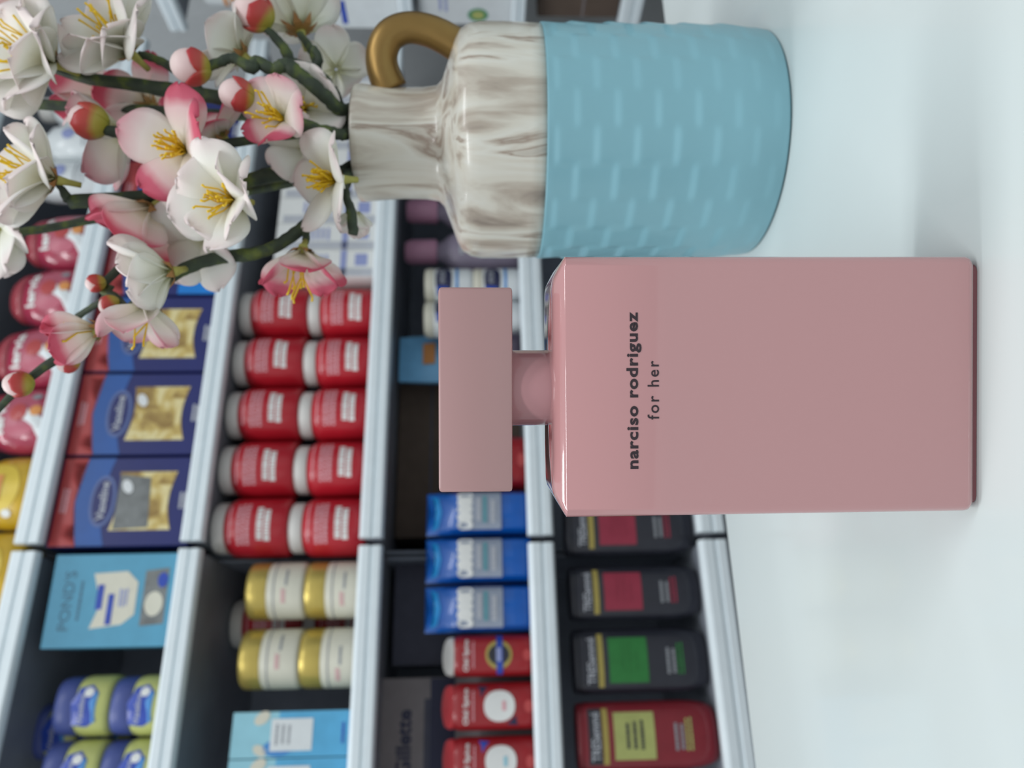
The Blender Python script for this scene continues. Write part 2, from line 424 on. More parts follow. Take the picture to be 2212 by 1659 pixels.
MB().tube([(x, 0, z) for x, z in hs], [0.0064 + 0.0008 * abs(2 * i / len(hs) - 1) for i in range(len(hs))], 20).build('handle', M_gold, va, smooth=True)
# ------------------------------------------------------------------ blossom branches
M_pw = ramp_mat('petal_white', [(0.0, (214, 214, 168)), (0.22, (246, 246, 234)), (0.7, (250, 249, 244)), (1.0, (248, 236, 234))], noise=0.10, transl=0.36, rough=0.6)
M_pb = ramp_mat('petal_blush', [(0.0, (216, 216, 176)), (0.25, (248, 245, 234)), (0.62, (248, 238, 234)), (0.85, (240, 206, 208)), (1.0, (236, 170, 182))], noise=0.14, transl=0.36, rough=0.6)
M_pp = ramp_mat('petal_pink_tip', [(0.0, (226, 218, 186)), (0.3, (248, 240, 232)), (0.62, (246, 216, 216)), (0.80, (226, 112, 136)), (1.0, (220, 92, 118))], noise=0.12, transl=0.33, rough=0.6)
M_st = mat('stamen_yellow', (232, 192, 30), 0.6, var=0.15, scale=200)
M_cal = ramp_mat('calyx_brown', [(0.0, (150, 146, 60)), (0.35, (150, 112, 52)), (1.0, (172, 122, 74))], rough=0.65)
M_rec = mat('receptacle_olive', (168, 164, 84), 0.6, var=0.15, scale=200)
M_sep = ramp_mat('bud_sepal', [(0.0, (156, 160, 52)), (0.42, (164, 146, 56)), (0.62, (176, 66, 54)), (1.0, (178, 44, 52))], noise=0.2, rough=0.45)
M_bud = ramp_mat('bud_petal', [(0.0, (226, 150, 150)), (0.5, (240, 206, 204)), (1.0, (244, 226, 222))], rough=0.5, transl=0.1)
M_bark = ramp_mat('twig_bark', [(0.30, (40, 50, 40)), (0.52, (56, 68, 50)), (0.66, (84, 98, 44)), (0.8, (110, 120, 50))], vec='noise', scale=(160, 160, 160), rough=0.7, detail=3)
def frame(d):
    d = Vector(d).normalized(); a = d.cross(Vector((0, 0, 1)) if abs(d.z) < 0.95 else Vector((1, 0, 0))).normalized()
    return a, d.cross(a).normalized(), d
def vdir(right, up, near): return (CR * right + CU * up - _f * near).normalized()
def petal(parent, loc, ax, az, L, Wd, a0, a1, mt, rr):
    """one petal: rises from the flower's heart along ax, leaning out from a0 to a1"""
    A, B, D = ax; rad = A * math.cos(az) + B * math.sin(az); side = D.cross(rad)
    NI, NJ = 12, 8; vs = []; uv = []; fs = []
    tw = rr.uniform(-0.22, 0.22); ph = rr.uniform(0, 6); cup = rr.uniform(0.20, 0.46); wav = rr.uniform(0.03, 0.09); nt = rr.uniform(-0.03, 0.07)
    ts = [1 - (1 - i / NI) ** 1.7 for i in range(NI + 1)]
    pos = rad * 0.0006; mids = [pos.copy()]; dirs = []
    for i in range(NI + 1):
        an = a0 + (a1 - a0) * (ts[i] ** 0.8); dd = rad * math.sin(an) + D * math.cos(an); dirs.append(dd)
        if i < NI: pos = pos + dd * (L * (ts[i + 1] - ts[i])); mids.append(pos.copy())
    for i in range(NI + 1):
        t = ts[i]
        w = Wd * ((0.26 + 0.74 * math.sin(PI / 2 * min(1, t / 0.60)) ** 1.1) if t < 0.60 else math.sqrt(max(0.0, 1 - ((t - 0.60) / 0.402) ** 2.4)))
        nrm = side.cross(dirs[i]).normalized()
        for j in range(NJ + 1):
            q = 2 * j / NJ - 1
            z = cup * w * q * q + wav * Wd * math.sin(4.5 * q + ph + 4 * t) * t + tw * w * q * t
            tip = nt * L * max(0, t - 0.8) / 0.2 * (abs(q) - 0.5) + 0.025 * L * math.sin(9 * q + ph) * max(0, t - 0.7) / 0.3
            vs.append(loc + mids[i] + dirs[i] * tip + side * (w * q * (1 - 0.10 * cup * q * q)) + nrm * z)
            uv.append((q * 0.5 + 0.5, t))
    for i in range(NI):
        for j in range(NJ):
            o = i * (NJ + 1) + j; fs.append((o, o + 1, o + NJ + 2, o + NJ + 1))
    b = MB().add(vs, fs); b.uv = uv
    o = b.build('petal', mt, parent, smooth=True)
    md = o.modifiers.new('thickness', 'SOLIDIFY'); md.thickness = 0.00022; md.offset = 0
    return o
def flower(br, x, y, dep, d, R, mt, op=1.15, n=5, seed=0, stam=18, slen=0.62, calyx=True, rot=0.0, tail=None, layers=1):
    """blossom with its heart at picture point x,y, opening along d = (right, up, towards the viewer)"""
    rr = random.Random(seed); c = at(x, y, dep); k = dep / F; R = R * k * 1.14
    D = vdir(*d); ax = frame(D)
    fo = bpy.data.objects.new('flower', None); COL.objects.link(fo); fo.parent = br; fo.empty_display_size = 0.01; fo.location = (0, 0, 0)
    org = c - br.location
    for ly in range(layers):
        for i in range(n):
            az = rot + 2 * PI * (i + 0.5 * ly) / n + rr.uniform(-0.18, 0.18)
            o2 = op * (1 - 0.30 * ly) * rr.uniform(0.85, 1.12)
            petal(fo, org, ax, az, R * rr.uniform(0.95, 1.12) * (1 - 0.12 * ly), R * rr.uniform(0.47, 0.58), o2 * 0.75, o2 * 1.15 + rr.uniform(-0.15, 0.25), mt if rr.random() < 0.8 or mt is not M_pp else M_pb, rr)
    if stam:
        b = MB(); A, B, _ = ax
        for i in range(stam):
            az = rr.uniform(0, 2 * PI); el = rr.uniform(0.08, 0.62); L = R * slen * rr.uniform(0.65, 1.1)
            dd = (A * math.cos(az) + B * math.sin(az)) * math.sin(el) + D * math.cos(el)
            sd = (A * rr.uniform(-1, 1) + B * rr.uniform(-1, 1)) * 0.12 * L
            pts = [org + (A * math.cos(az) + B * math.sin(az)) * 0.0006, org + dd * L * 0.5 + sd, org + dd * L * 0.92 - sd * 0.3, org + dd * L]
            b.tube(pts, [0.00032, 0.00030, 0.00042, 0.00050], 5)
        b.build('stamens', M_st, fo, smooth=True, kind='stuff')
    if calyx:
        A, B, _ = ax; b = MB(); uv = []
        for i in range(7):
            az = 2 * PI * i / 7; rd = A * math.cos(az) + B * math.sin(az); sd = D.cross(rd)
            p0 = org - D * 0.0012; L = R * 0.34
            q = [p0 + sd * L * 0.20, p0 - sd * L * 0.20, p0 + rd * L * 0.6 + D * L * 0.18 - sd * L * 0.20, p0 + rd * L * 0.6 + D * L * 0.18 + sd * L * 0.20, p0 + rd * L + D * L * 0.55]
            q = [v - D * 0.0009 for v in q]
            b.add(q, [(0, 1, 2, 3), (3, 2, 4)]); uv += [(0, 0), (0, 0), (0, 0.7), (0, 0.7), (0, 1)]
        b.uv = uv; b.build('calyx', M_cal, fo)
        end = org - D * R * 0.42 if tail is None else at(*tail) - br.location
        MB().tube([org + D * 0.0006, org - D * 0.0022, org * 0.5 + end * 0.5 - D * 0.0006, end], [0.0022, 0.0020, 0.0014, 0.0012], 8).build('receptacle', M_rec, fo, smooth=True)
    return fo
def bud(br, x, y, dep, d, r, seed=0, cover=1.75, green=False, nsep=3):
    rr = random.Random(seed); k = dep / F; r = r * k; c = at(x, y, dep) - br.location
    A, B, D = frame(vdir(*d))
    bo = bpy.data.objects.new('bud', None); COL.objects.link(bo); bo.parent = br; bo.empty_display_size = 0.01
    def egg(rad, th, az): 
        rd = A * math.cos(az) + B * math.sin(az)
        return c + rd * (rad * math.sin(th)) - D * (rad * 1.08 * math.cos(th))
    rings = []; uv = []
    for i in range(11):
        th = 0.06 + (PI - 0.12) * i / 10
        rings.append([egg(r * 0.95, th, 2 * PI * j / 16) for j in range(16)]); uv += [(0, i / 10)] * 16
    b = MB().loops(rings); b.uv = uv; b.build('bud_petals', M_bud, bo, smooth=True)
    rot = rr.uniform(0, 2)
    for s in range(nsep):
        vs = []; uv = []; fs = []; NI, NJ = 9, 8; wid = 2 * PI / nsep * 0.62
        for i in range(NI + 1):
            t = i / NI; th = 0.02 + cover * t * rr.uniform(0.995, 1.005)
            wj = wid * (1 - t ** 3.2) ** 0.6 if t < 1 else 0.02
            for j in range(NJ + 1):
                q = 2 * j / NJ - 1
                vs.append(egg(r * (1.03 + 0.015 * s - 0.03 * abs(q)), th, rot + 2 * PI * s / nsep + wj * q)); uv.append((0, t))
        for i in range(NI):
            for j in range(NJ):
                o = i * (NJ + 1) + j; fs.append((o, o + 1, o + NJ + 2, o + NJ + 1))
        b = MB().add(vs, fs); b.uv = uv; so = b.build('sepal', M_sep, bo, smooth=True)
        md = so.modifiers.new('thickness', 'SOLIDIFY'); md.thickness = 0.0003; md.offset = 0
    return bo
def spline(pts, n=5):
    out = []
    for i in range(len(pts) - 1):
        p = [pts[max(0, i - 1)], pts[i], pts[i + 1], pts[min(len(pts) - 1, i + 2)]]
        for k in range(n):
            t = k / n
            out.append(tuple(0.5 * (2 * p[1][q] + (-p[0][q] + p[2][q]) * t + (2 * p[0][q] - 5 * p[1][q] + 4 * p[2][q] - p[3][q]) * t * t + (-p[0][q] + 3 * p[1][q] - 3 * p[2][q] + p[3][q]) * t ** 3) for q in range(len(pts[0]))))
    out.append(tuple(pts[-1])); return out
def twig(br, pts, name='twig', bumpy=0.10, seed=1):
    """pts: (x, y, depth, radius in picture px)"""
    rr = random.Random(seed); sp = spline(pts, 6); P = []; R = []
    for x, y, d, r in sp:
        P.append(at(x + rr.uniform(-1, 1) * bumpy * r, y + rr.uniform(-1, 1) * bumpy * r, d) - br.location)
        R.append(r * d / F * rr.uniform(1 - bumpy, 1 + bumpy))
    return MB().tube(P, R, 10).build(name, M_bark, br, smooth=True)
MOUTH = Vector((vx, vy, TABLE_Z + 0.100))
GB = 'blossom branches standing in the jug vase'
def branch(label, sx=0.0, sy=0.0, dy=0.0):
    return empty('blossom_branch', MOUTH + Vector((sx, dy, 0)), 0, label, 'branch', GB)
VM = 0.340
def root(y, dep):
    """the hidden part of a stem, inside the vase, up to the mouth"""
    return [(1010, 300 + (y - 300) * 0.2, VM, 9), (850, 300 + (y - 300) * 0.6, VM, 10), (764, min(372, max(232, y)), min(0.352, max(0.3265, dep)), 11)]
# 1: short crooked branch beside the gold handle
b1 = branch('short crooked blossom branch with two red buds nearest the gold handle', 0.008)
twig(b1, root(215, .335) + [(738, 245, .332, 15), (716, 200, .330, 17), (672, 158, .328, 17), (632, 138, .328, 14), (616, 108, .326, 11), (592, 78, .325, 9), (572, 60, .324, 8)], seed=3)
twig(b1, [(688, 175, .330, 13), (682, 130, .332, 10), (664, 96, .336, 9), (648, 74, .340, 8)], seed=4)
twig(b1, [(668, 160, .328, 12), (690, 130, .326, 9), (676, 104, .326, 8)], seed=5)
bud(b1, 548, 24, .322, (0.55, 0.75, 0.30), 40, 1, cover=1.7)
flower(b1, 648, 62, .345, (0.95, 0.30, -0.15), 112, M_pw, op=0.95, seed=11, stam=0, rot=0.4)
flower(b1, 726, 150, .356, (0.45, 0.15, -0.5), 70, M_pw, op=1.2, seed=12, stam=0, calyx=False)
# 2: branch with bud ahead and twin white flowers behind
b2 = branch('crooked blossom branch with a red bud hanging over the thick straight stem', 0.003, dy=-0.006)
twig(b2, root(235, .322) + [(735, 238, .320, 14), (700, 205, .314, 15), (655, 168, .312, 16), (618, 140, .310, 15), (590, 150, .310, 13), (552, 132, .309, 13), (545, 146, .308, 13), (505, 126, .307, 11), (478, 133, .306, 11), (448, 146, .305, 11)], seed=6)
bud(b2, 410, 143, .303, (0.05, 0.92, 0.42), 39, 2, cover=1.75)
flower(b2, 520, 118, .330, (0.45, 0.80, 0.10), 88, M_pw, op=1.1, seed=13, stam=0, calyx=True, rot=0.2)
flower(b2, 655, 238, .326, (-0.1, -0.1, 0.8), 92, M_pw, op=0.95, seed=14, stam=10, calyx=False, rot=0.9)
# 3: the thick straight stem
b3 = branch('thick straight blossom stem reaching two large white flowers at the photo corner', -0.002, dy=0.006)
twig(b3, root(250, .338) + [(745, 268, .336, 14), (640, 242, .334, 15), (520, 218, .332, 15), (400, 200, .330, 16), (290, 183, .328, 15), (180, 168, .326, 12), (120, 150, .326, 9)], seed=7, bumpy=0.05)
twig(b3, [(440, 205, .331, 11), (375, 148, .327, 10), (330, 126, .325, 9), (300, 118, .324, 8)], seed=8)
flower(b3, 108, 134, .314, (0.08, 0.55, 0.80), 128, M_pw, op=1.0, seed=21, layers=2, n=5, stam=16, rot=0.3, slen=0.7)
flower(b3, 276, 108, .318, (0.42, 0.42, 0.78), 118, M_pw, op=0.95, seed=22, layers=2, n=5, stam=20, rot=0.1, slen=0.8)
bud(b3, 510, 204, .290, (0.05, 0.92, 0.38), 35, 3, cover=1.8)
twig(b3, [(620, 238, .333, 9), (575, 214, .312, 8), (543, 207, .294, 8)], seed=9)
# 4: thin stem behind with pale petals
b4 = branch('thin dark blossom stem behind the green-red bud with a pink-tipped flower', 0.0, dy=0.012)
twig(b4, root(255, .352) + [(700, 262, .352, 10), (520, 250, .352, 11), (380, 242, .352, 11), (240, 232, .350, 11), (120, 228, .348, 11), (10, 218, .346, 11), (-60, 205, .346, 10)], seed=10, bumpy=0.05)
flower(b4, 322, 232, .356, (0.30, 0.75, -0.25), 92, M_pp, op=1.2, seed=23, stam=0, rot=0.5)
flower(b4, 62, 62, .366, (0.35, 0.90, -0.1), 96, M_pp, op=0.7, seed=29, stam=0, calyx=False)
flower(b4, 232, 222, .362, (0.35, 0.92, -0.1), 98, M_pp, op=0.55, seed=24, stam=0, calyx=False)
# 5: forked branch in front carrying the big pink-edged flower
b5 = branch('blossom branch carrying the two open pink-edged flowers over the vase mouth', -0.004, dy=-0.010)
twig(b5, root(290, .318) + [(735, 290, .314, 13), (690, 280, .306, 12), (640, 262, .302, 10), (600, 255, .300, 9)], seed=11)
twig(b5, [(690, 282, .306, 11), (560, 300, .316, 10), (470, 312, .312, 10), (410, 318, .306, 10), (350, 298, .304, 14), (290, 290, .304, 15), (228, 282, .304, 11)], seed=12, bumpy=0.05)
bud(b5, 190, 262, .303, (0.10, 0.95, 0.15), 38, 4, cover=2.15)
flower(b5, 402, 325, .296, (-0.05, 0.42, 0.90), 112, M_pp, op=1.15, seed=25, stam=24, rot=0.55, slen=0.62)
flower(b5, 612, 258, .294, (0.02, 0.42, 0.82), 80, M_pp, op=0.98, seed=26, stam=20, rot=0.1, slen=0.85)
flower(b5, 262, 285, .325, (-0.35, 0.85, 0.10), 100, M_pb, op=1.0, seed=27, stam=0, calyx=False, rot=0.7)
flower(b5, 478, 290, .322, (0.5, 0.3, 0.3), 84, M_pp, op=1.2, seed=28, stam=0, rot=1.2)
# 6: stem to the white flower with long stamens
b6 = branch('straight blossom stem ending in the white flower with long yellow stamens', -0.008, dy=-0.004)
twig(b6, root(355, .330) + [(735, 372, .326, 14), (660, 372, .322, 17), (585, 378, .320, 17), (500, 400, .318, 14), (410, 418, .316, 14), (280, 428, .312, 15), (150, 436, .308, 15)], seed=13, bumpy=0.06)
twig(b6, [(150, 436, .308, 12), (136, 412, .306, 8), (124, 396, .304, 7)], seed=14)
flower(b6, 112, 386, .300, (0.08, 0.74, 0.64), 118, M_pw, op=1.05, seed=31, stam=20, rot=0.3, slen=0.92, layers=2, n=4)
flower(b6, 506, 432, .284, (-0.10, 0.42, 0.85), 112, M_pw, op=1.1, seed=32, stam=20, rot=0.1, slen=0.7, layers=2, n=4)
flower(b6, 330, 452, .308, (-0.66, 0.52, 0.10), 112, M_pp, op=0.80, seed=33, stam=4, rot=0.2, slen=0.8, tail=(356, 428, .314))
flower(b6, 436, 512, .310, (-0.45, 0.35, 0.7), 96, M_pw, op=1.15, seed=34, stam=0, rot=0.6, tail=(470, 470, .318))
flower(b6, 662, 322, .318, (-0.1, 0.1, 0.8), 74, M_pw, op=0.9, seed=35, stam=0, rot=0.2, calyx=True)
# 7: flower at the lip
b7 = branch('small blossom sprig spilling a white flower over the vase lip', -0.014, dy=-0.008)
twig(b7, root(395, .316) + [(744, 388, .312, 11), (738, 390, .304, 9)], seed=15)
flower(b7, 728, 388, .298, (-0.15, 0.80, 0.56), 100, M_pw, op=1.1, seed=36, stam=26, rot=0.9, slen=0.62)
twig(b7, [(742, 388, .310, 8), (748, 425, .303, 9), (760, 462, .302, 11), (763, 508, .302, 11)], seed=16)
flower(b7, 770, 458, .310, (-0.85, 0.1, 0.2), 46, M_pw, op=0.5, seed=37, stam=0, calyx=False)
# 8: the long low branch
b8 = branch('long arching blossom branch crossing in front of the navy boxes', -0.018, dy=-0.004)
twig(b8, root(410, .322) + [(742, 405, .322, 12), (705, 450, .312, 12), (655, 490, .310, 14), (600, 530, .308, 14), (545, 548, .306, 15), (480, 556, .306, 14), (420, 572, .304, 14), (370, 598, .302, 14), (290, 660, .300, 13), (215, 716, .298, 12), (140, 765, .296, 11), (70, 812, .294, 9), (0, 880, .292, 8), (-60, 950, .29, 7)], seed=17, bumpy=0.06)
twig(b8, [(658, 488, .310, 9), (661, 508, .308, 8), (660, 522, .307, 8)], seed=18)
twig(b8, [(275, 668, .299, 8), (250, 640, .304, 8), (222, 618, .306, 9), (300, 545, .312, 9), (330, 535, .314, 8)], seed=19)
twig(b8, [(150, 700, .310, 7), (185, 672, .308, 7), (222, 648, .306, 7), (240, 616, .306, 7)], seed=20)
flower(b8, 654, 546, .300, (-0.92, 0.02, 0.15), 96, M_pp, op=0.85, seed=41, stam=8, rot=0.45, slen=0.95, tail=(660, 520, .307))
flower(b8, 366, 588, .292, (-0.22, 0.86, 0.35), 100, M_pw, op=0.85, seed=42, stam=0, rot=0.2, layers=2, n=4, tail=(405, 580, .303))
flower(b8, 318, 660, .292, (-0.90, 0.10, 0.22), 92, M_pb, op=0.72, seed=43, stam=3, rot=0.5, slen=0.9, tail=(322, 636, .300))
flower(b8, 204, 714, .290, (-0.30, 0.86, 0.30), 82, M_pp, op=0.42, seed=44, stam=8, rot=0.2, slen=0.8, n=4, tail=(222, 706, .298))
bud(b8, 38, 830, .289, (0.05, 0.92, 0.30), 28, 5, cover=1.9)
bud(b8, 146, 784, .293, (-0.6, 0.6, 0.35), 22, 6, cover=2.4)
bud(b8, 205, 612, .302, (-0.2, 0.8, 0.4), 19, 7, cover=2.2)
bud(b8, 236, 660, .300, (-0.5, 0.75, 0.3), 21, 8, cover=2.2)
# 9: branch leaving the photo past the wall of white bottles
b9 = branch('blossom branch with white petals cut by the photo edge above the pink jars', -0.012, dy=0.010)
twig(b9, root(370, .346) + [(700, 382, .346, 9), (500, 420, .346, 9), (300, 455, .344, 9), (120, 490, .342, 9), (20, 505, .34, 9), (-50, 515, .34, 8)], seed=21, bumpy=0.05)
flower(b9, 0, 492, .320, (-0.45, 0.15, 0.8), 96, M_pw, op=1.2, seed=45, stam=0, rot=0.2, layers=2, n=4)

# ------------------------------------------------------------------ goods on the shelves
M_ivory = mat('print_white', (232, 234, 232), 0.45, var=0.02)
M_silver = mat('print_silver', (188, 192, 200), 0.35, var=0.04)
M_rim = mat('logo_rim_blue', (96, 114, 166), 0.4, var=0.04)
M_dred = mat('bottle_wine_red', (134, 34, 46), 0.32, var=0.06, coat=0.3)
M_navy = mat('carton_navy', (26, 36, 104), 0.35, var=0.05, coat=0.2, scale=30)
M_mblue = mat('carton_mid_blue', (40, 92, 168), 0.35, var=0.05, coat=0.2)
M_cred = mat('carton_red', (186, 70, 70), 0.4, var=0.05, coat=0.2)
M_skyb = mat('carton_bright_blue', (20, 128, 214), 0.4, var=0.05)
M_sachet = ramp_mat('sachet_gold', [(0.35, (150, 120, 62)), (0.5, (206, 180, 104)), (0.62, (232, 220, 166)), (0.75, (186, 158, 84))], vec='noise', scale=(40, 40, 40), rough=0.25, coat=0.5, detail=3, distort=0.8)
M_sachet2 = mat('sachet_grey', (120, 124, 124), 0.2, var=0.25, coat=0.6, scale=70)
M_glint = mat('window_film_glint', (226, 230, 232), 0.15, var=0.03, coat=0.6)  # pale tone of the highlight painted on the sachet window
M_teal = mat('carton_teal', (84, 158, 190), 0.4, var=0.04, coat=0.15)
M_tealt = mat('teal_print', (70, 112, 136), 0.5, var=0.04)
M_cream = mat('cream_plastic', (214, 212, 196), 0.4, var=0.03)
M_goldlid = mat('gold_lid', (206, 184, 100), 0.32, metal=0.55, var=0.05)
M_red = mat('red_plastic', (190, 30, 46), 0.34, var=0.05, coat=0.3)
M_redd = mat('red_bottle_deep', (156, 28, 36), 0.32, var=0.06, coat=0.3)
M_redcap = mat('red_cap_gloss', (206, 70, 76), 0.22, var=0.05, coat=0.6)
M_pinkprint = mat('pink_print', (226, 168, 176), 0.5, var=0.03)
M_capw = mat('cap_white', (214, 212, 208), 0.4, var=0.03)
M_jelly = mat('jelly_yellow', (190, 196, 120), 0.25, var=0.05, coat=0.3)
M_lidb = mat('lid_slate_blue', (74, 88, 152), 0.35, var=0.05)
M_lab = mat('label_royal_blue', (38, 72, 176), 0.35, var=0.10, scale=80, coat=0.2)
M_azure = mat('label_azure', (70, 140, 206), 0.35, var=0.08)
M_black = mat('bottle_black', (44, 46, 56), 0.32, var=0.08, coat=0.3)
M_gprint = mat('gold_print', (176, 160, 84), 0.4, var=0.06)
M_sqred = mat('label_crimson', (158, 52, 74), 0.45, var=0.08)
M_sqgreen = mat('label_green', (48, 128, 62), 0.45, var=0.10)
M_sqlime = mat('label_lime', (178, 184, 112), 0.45, var=0.08)
M_grey = mat('print_grey', (150, 154, 160), 0.45, var=0.06)
M_bpack = mat('pack_cobalt', (14, 92, 182), 0.3, var=0.08, coat=0.4)
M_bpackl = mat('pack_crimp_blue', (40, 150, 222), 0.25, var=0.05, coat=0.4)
M_gpack = mat('pack_panel_grey', (150, 160, 178), 0.35, var=0.08, coat=0.2)
M_tprint = mat('pack_teal_print', (96, 156, 168), 0.4, var=0.06)
M_lblue = mat('carton_pale_blue', (150, 206, 222), 0.4, var=0.04)
M_cyan = mat('carton_cyan', (88, 172, 216), 0.4, var=0.06)
M_jpink = mat('jar_pink_clear', (172, 58, 84), 0.2, var=0.18, coat=0.5, scale=30)
M_jpd = mat('jar_pink_lid', (170, 66, 78), 0.25, var=0.12, coat=0.4, scale=30)
M_jpl = mat('jar_pink_pale', (186, 92, 112), 0.3, var=0.08)
M_yel = mat('jar_yellow_clear', (206, 168, 40), 0.22, var=0.12, coat=0.5)
M_yel2 = mat('jar_yellow_label', (222, 194, 72), 0.35, var=0.06)
M_oprint = mat('orange_print', (222, 150, 84), 0.45, var=0.05)
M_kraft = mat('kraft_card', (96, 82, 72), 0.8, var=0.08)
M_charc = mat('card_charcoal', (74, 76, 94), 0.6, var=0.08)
M_tau = mat('card_taupe', (136, 130, 132), 0.6, var=0.06)
M_ink2 = mat('print_midnight', (34, 38, 72), 0.5, var=0.05)
M_wht = mat('bottle_white', (222, 228, 230), 0.32, var=0.03, coat=0.2)
M_lav = mat('carton_lavender_print', (150, 160, 206), 0.45, var=0.06)
M_lilac = mat('pouch_lilac', (150, 140, 160), 0.4, var=0.08)
M_pcap = mat('cap_dusty_pink', (206, 150, 178), 0.4, var=0.05)
M_plum = mat('bottle_plum_black', (66, 58, 76), 0.3, var=0.1, coat=0.3)
M_pblue = mat('pouch_sky_blue', (130, 200, 250), 0.35, var=0.08, coat=0.2)
M_lgreen = mat('print_leaf_green', (74, 148, 108), 0.45, var=0.06)
M_ored = mat('print_orange_red', (206, 104, 62), 0.45, var=0.06)

def fit(y0, y1, xt, lev, df, xb=None, zb=None):
    """front face seen between picture rows y0..y1 with its top at column xt; df = set-back from the rail"""
    ym = (y0 + y1) / 2; z0 = DECK[lev] if zb is None else zb
    xm = (xt + (RAILS[lev][0] if xb is None else xb)) / 2
    sa, sb = S(xm, y1, df)[0], S(xm, y0, df)[0]
    return (sa + sb) / 2, sb - sa, S(xt, ym, df)[1] - z0, z0
def stand(name, s, df, d, z0, label, cat, group=None, rz=0.0):
    """thing whose front is df behind the rail and whose depth is d; local -y faces the aisle"""
    return empty(name, SP(s, df + d / 2, z0), PHI + rz, label, cat, group)
ORD = ['first', 'second', 'third', 'fourth', 'fifth', 'sixth', 'seventh', 'eighth', 'ninth', 'tenth']

# --- navy boxes with red top band, sachet window
def navy_box(w, h, d, seed, bright=False, grey=False):
    e = empty('sachet_box', (0, 0, 0)); y = -d / 2 - 0.0003; mp = flat_map(y)
    MB().rbox(w, d, h, 0.001).build('carton', M_navy, e)
    xs = [-w / 2 + w * i / 16 for i in range(17)]
    low = lambda x: h * (0.775 + 0.085 * math.sin(PI * (0.08 + 0.80 * (x / w + 0.5))))
    patch(0, 0, 0, 0, flat_map(y), M_cred, e, 'top_band', poly=[(-w * 0.495, h * 0.985)] + [(x * 0.99, low(x)) for x in xs] + [(w * 0.495, h * 0.985)])
    patch(0, 0, 0, 0, flat_map(y), M_mblue, e, 'blue_panel', poly=[(x * 0.99, low(x) - 0.001) for x in xs] + [(x * 0.99, low(x) - h * 0.20) for x in reversed(xs)])
    patch(0, 0, 0, 0, flat_map(y - 0.0003), M_rim, e, 'logo_rim', poly=ell(0, h * 0.655, w * 0.29, h * 0.092, pw=2.2))
    patch(0, 0, 0, 0, flat_map(y - 0.0005), M_navy, e, 'logo', poly=ell(0, h * 0.655, w * 0.25, h * 0.070, pw=2.2))
    letter('Vaseline', w * 0.44, 0, h * 0.655, flat_map(y - 0.0008), M_silver, e, bold=0.02, hgt=h * 0.062)
    bars(w * 0.30, 0, h * 0.925, 2, h * 0.03, flat_map(y - 0.0006), M_pinkprint, e, seed)
    win = []
    for i in range(9): t = i / 8; win.append((-w * 0.33 + w * 0.66 * t, h * 0.56 - 0.03 * h * math.sin(PI * t) + 0.02 * h * (1 - t)))
    for i in range(9): t = i / 8; win.append((w * 0.33 - w * 0.66 * t, h * 0.14 + 0.04 * h * math.sin(PI * t)))
    patch(0, 0, 0, 0, flat_map(y - 0.0003), M_sachet, e, 'sachet_window', poly=win)
    if grey: patch(0, 0, 0, 0, flat_map(y - 0.0006), M_sachet2, e, 'grey_sachet', poly=[(-w * 0.32, h * 0.55), (w * 0.30, h * 0.55), (w * 0.26, h * 0.33), (-w * 0.30, h * 0.30)])
    patch(0, 0, 0, 0, flat_map(y - 0.0009), M_glint, e, 'film_glint', poly=ell(w * 0.16, h * 0.49, w * 0.085, h * 0.035, rot=0.5))
    bars(w * 0.22, 0, h * 0.075, 2, h * 0.03, flat_map(y - 0.0004), M_silver, e, seed + 3)
    if bright: patch(-w * 0.495, w * 0.495, h * 0.004, h * 0.36, flat_map(y - 0.0010), M_skyb, e, 'bright_base')
    return e
df = 0.014; s0, w0, h0, z0 = fit(985, 1184, 118, 1, df)
s1, w1, _, _ = fit(812, 978, 160, 1, df)
s2, w2, _, _ = fit(640, 804, 205, 1, df)
pitch = (s2 - s0) / 2; bw_ = pitch - 0.004; D = 0.10
nb = navy_box(bw_, h0, D, 1, grey=True)
nb2 = navy_box(bw_, h0, D, 2); nb3 = navy_box(bw_, h0, D, 2, bright=True)
LB = ['navy box with grey sachet window beside the teal carton', 'navy box with gold sachet window, second from the teal carton', 'navy box partly behind a white blossom, third from the teal carton',
      'navy box with bright blue base behind the long arching branch', 'navy box hidden behind white blossoms, fifth from the teal carton', 'navy box behind the thick stems, sixth from the teal carton', 'navy box behind the red buds, seventh from the teal carton', 'navy box nearest the shelf corner']
proto = [nb, nb2, None, nb3]; k = 0
while True:
    s = s0 + pitch * k
    if s + pitch / 2 > SC_ - 0.01 or k > 7: break
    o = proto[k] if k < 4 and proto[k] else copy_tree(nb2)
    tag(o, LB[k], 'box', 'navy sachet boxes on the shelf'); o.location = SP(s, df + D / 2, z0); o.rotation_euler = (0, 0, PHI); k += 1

# --- teal carton
s, w, h, z = fit(1193, 1398, 66, 1, 0.012); D = 0.07; h = min(h, GAPZ - 0.045)
e = stand('face_wipes_box', s, 0.012, D, z, 'teal carton with white swoosh beside the navy boxes', 'box', rz=-0.04)
y = -D / 2 - 0.0003
MB().rbox(w * 0.98, D, h, 0.001).build('carton', M_teal, e)
letter("POND'S", w * 0.62, 0, h * 0.86, flat_map(y), M_tealt, e, hgt=h * 0.085)
bars(w * 0.5, 0, h * 0.76, 1, h * 0.03, flat_map(y), M_tealt, e, 4)
patch(0, 0, 0, 0, flat_map(y), M_cream, e, 'swoosh', poly=[(-w * 0.30, h * 0.66), (-w * 0.05, h * 0.60), (w * 0.28, h * 0.68), (w * 0.30, h * 0.42), (w * 0.18, h * 0.33), (-w * 0.16, h * 0.33), (-w * 0.26, h * 0.42)])
patch(-w * 0.10, w * 0.16, h * 0.585, h * 0.635, flat_map(y - 0.0003), M_lab, e, 'print_bar')
patch(-w * 0.26, w * 0.06, h * 0.50, h * 0.545, flat_map(y - 0.0003), M_lab, e, 'print_bar')
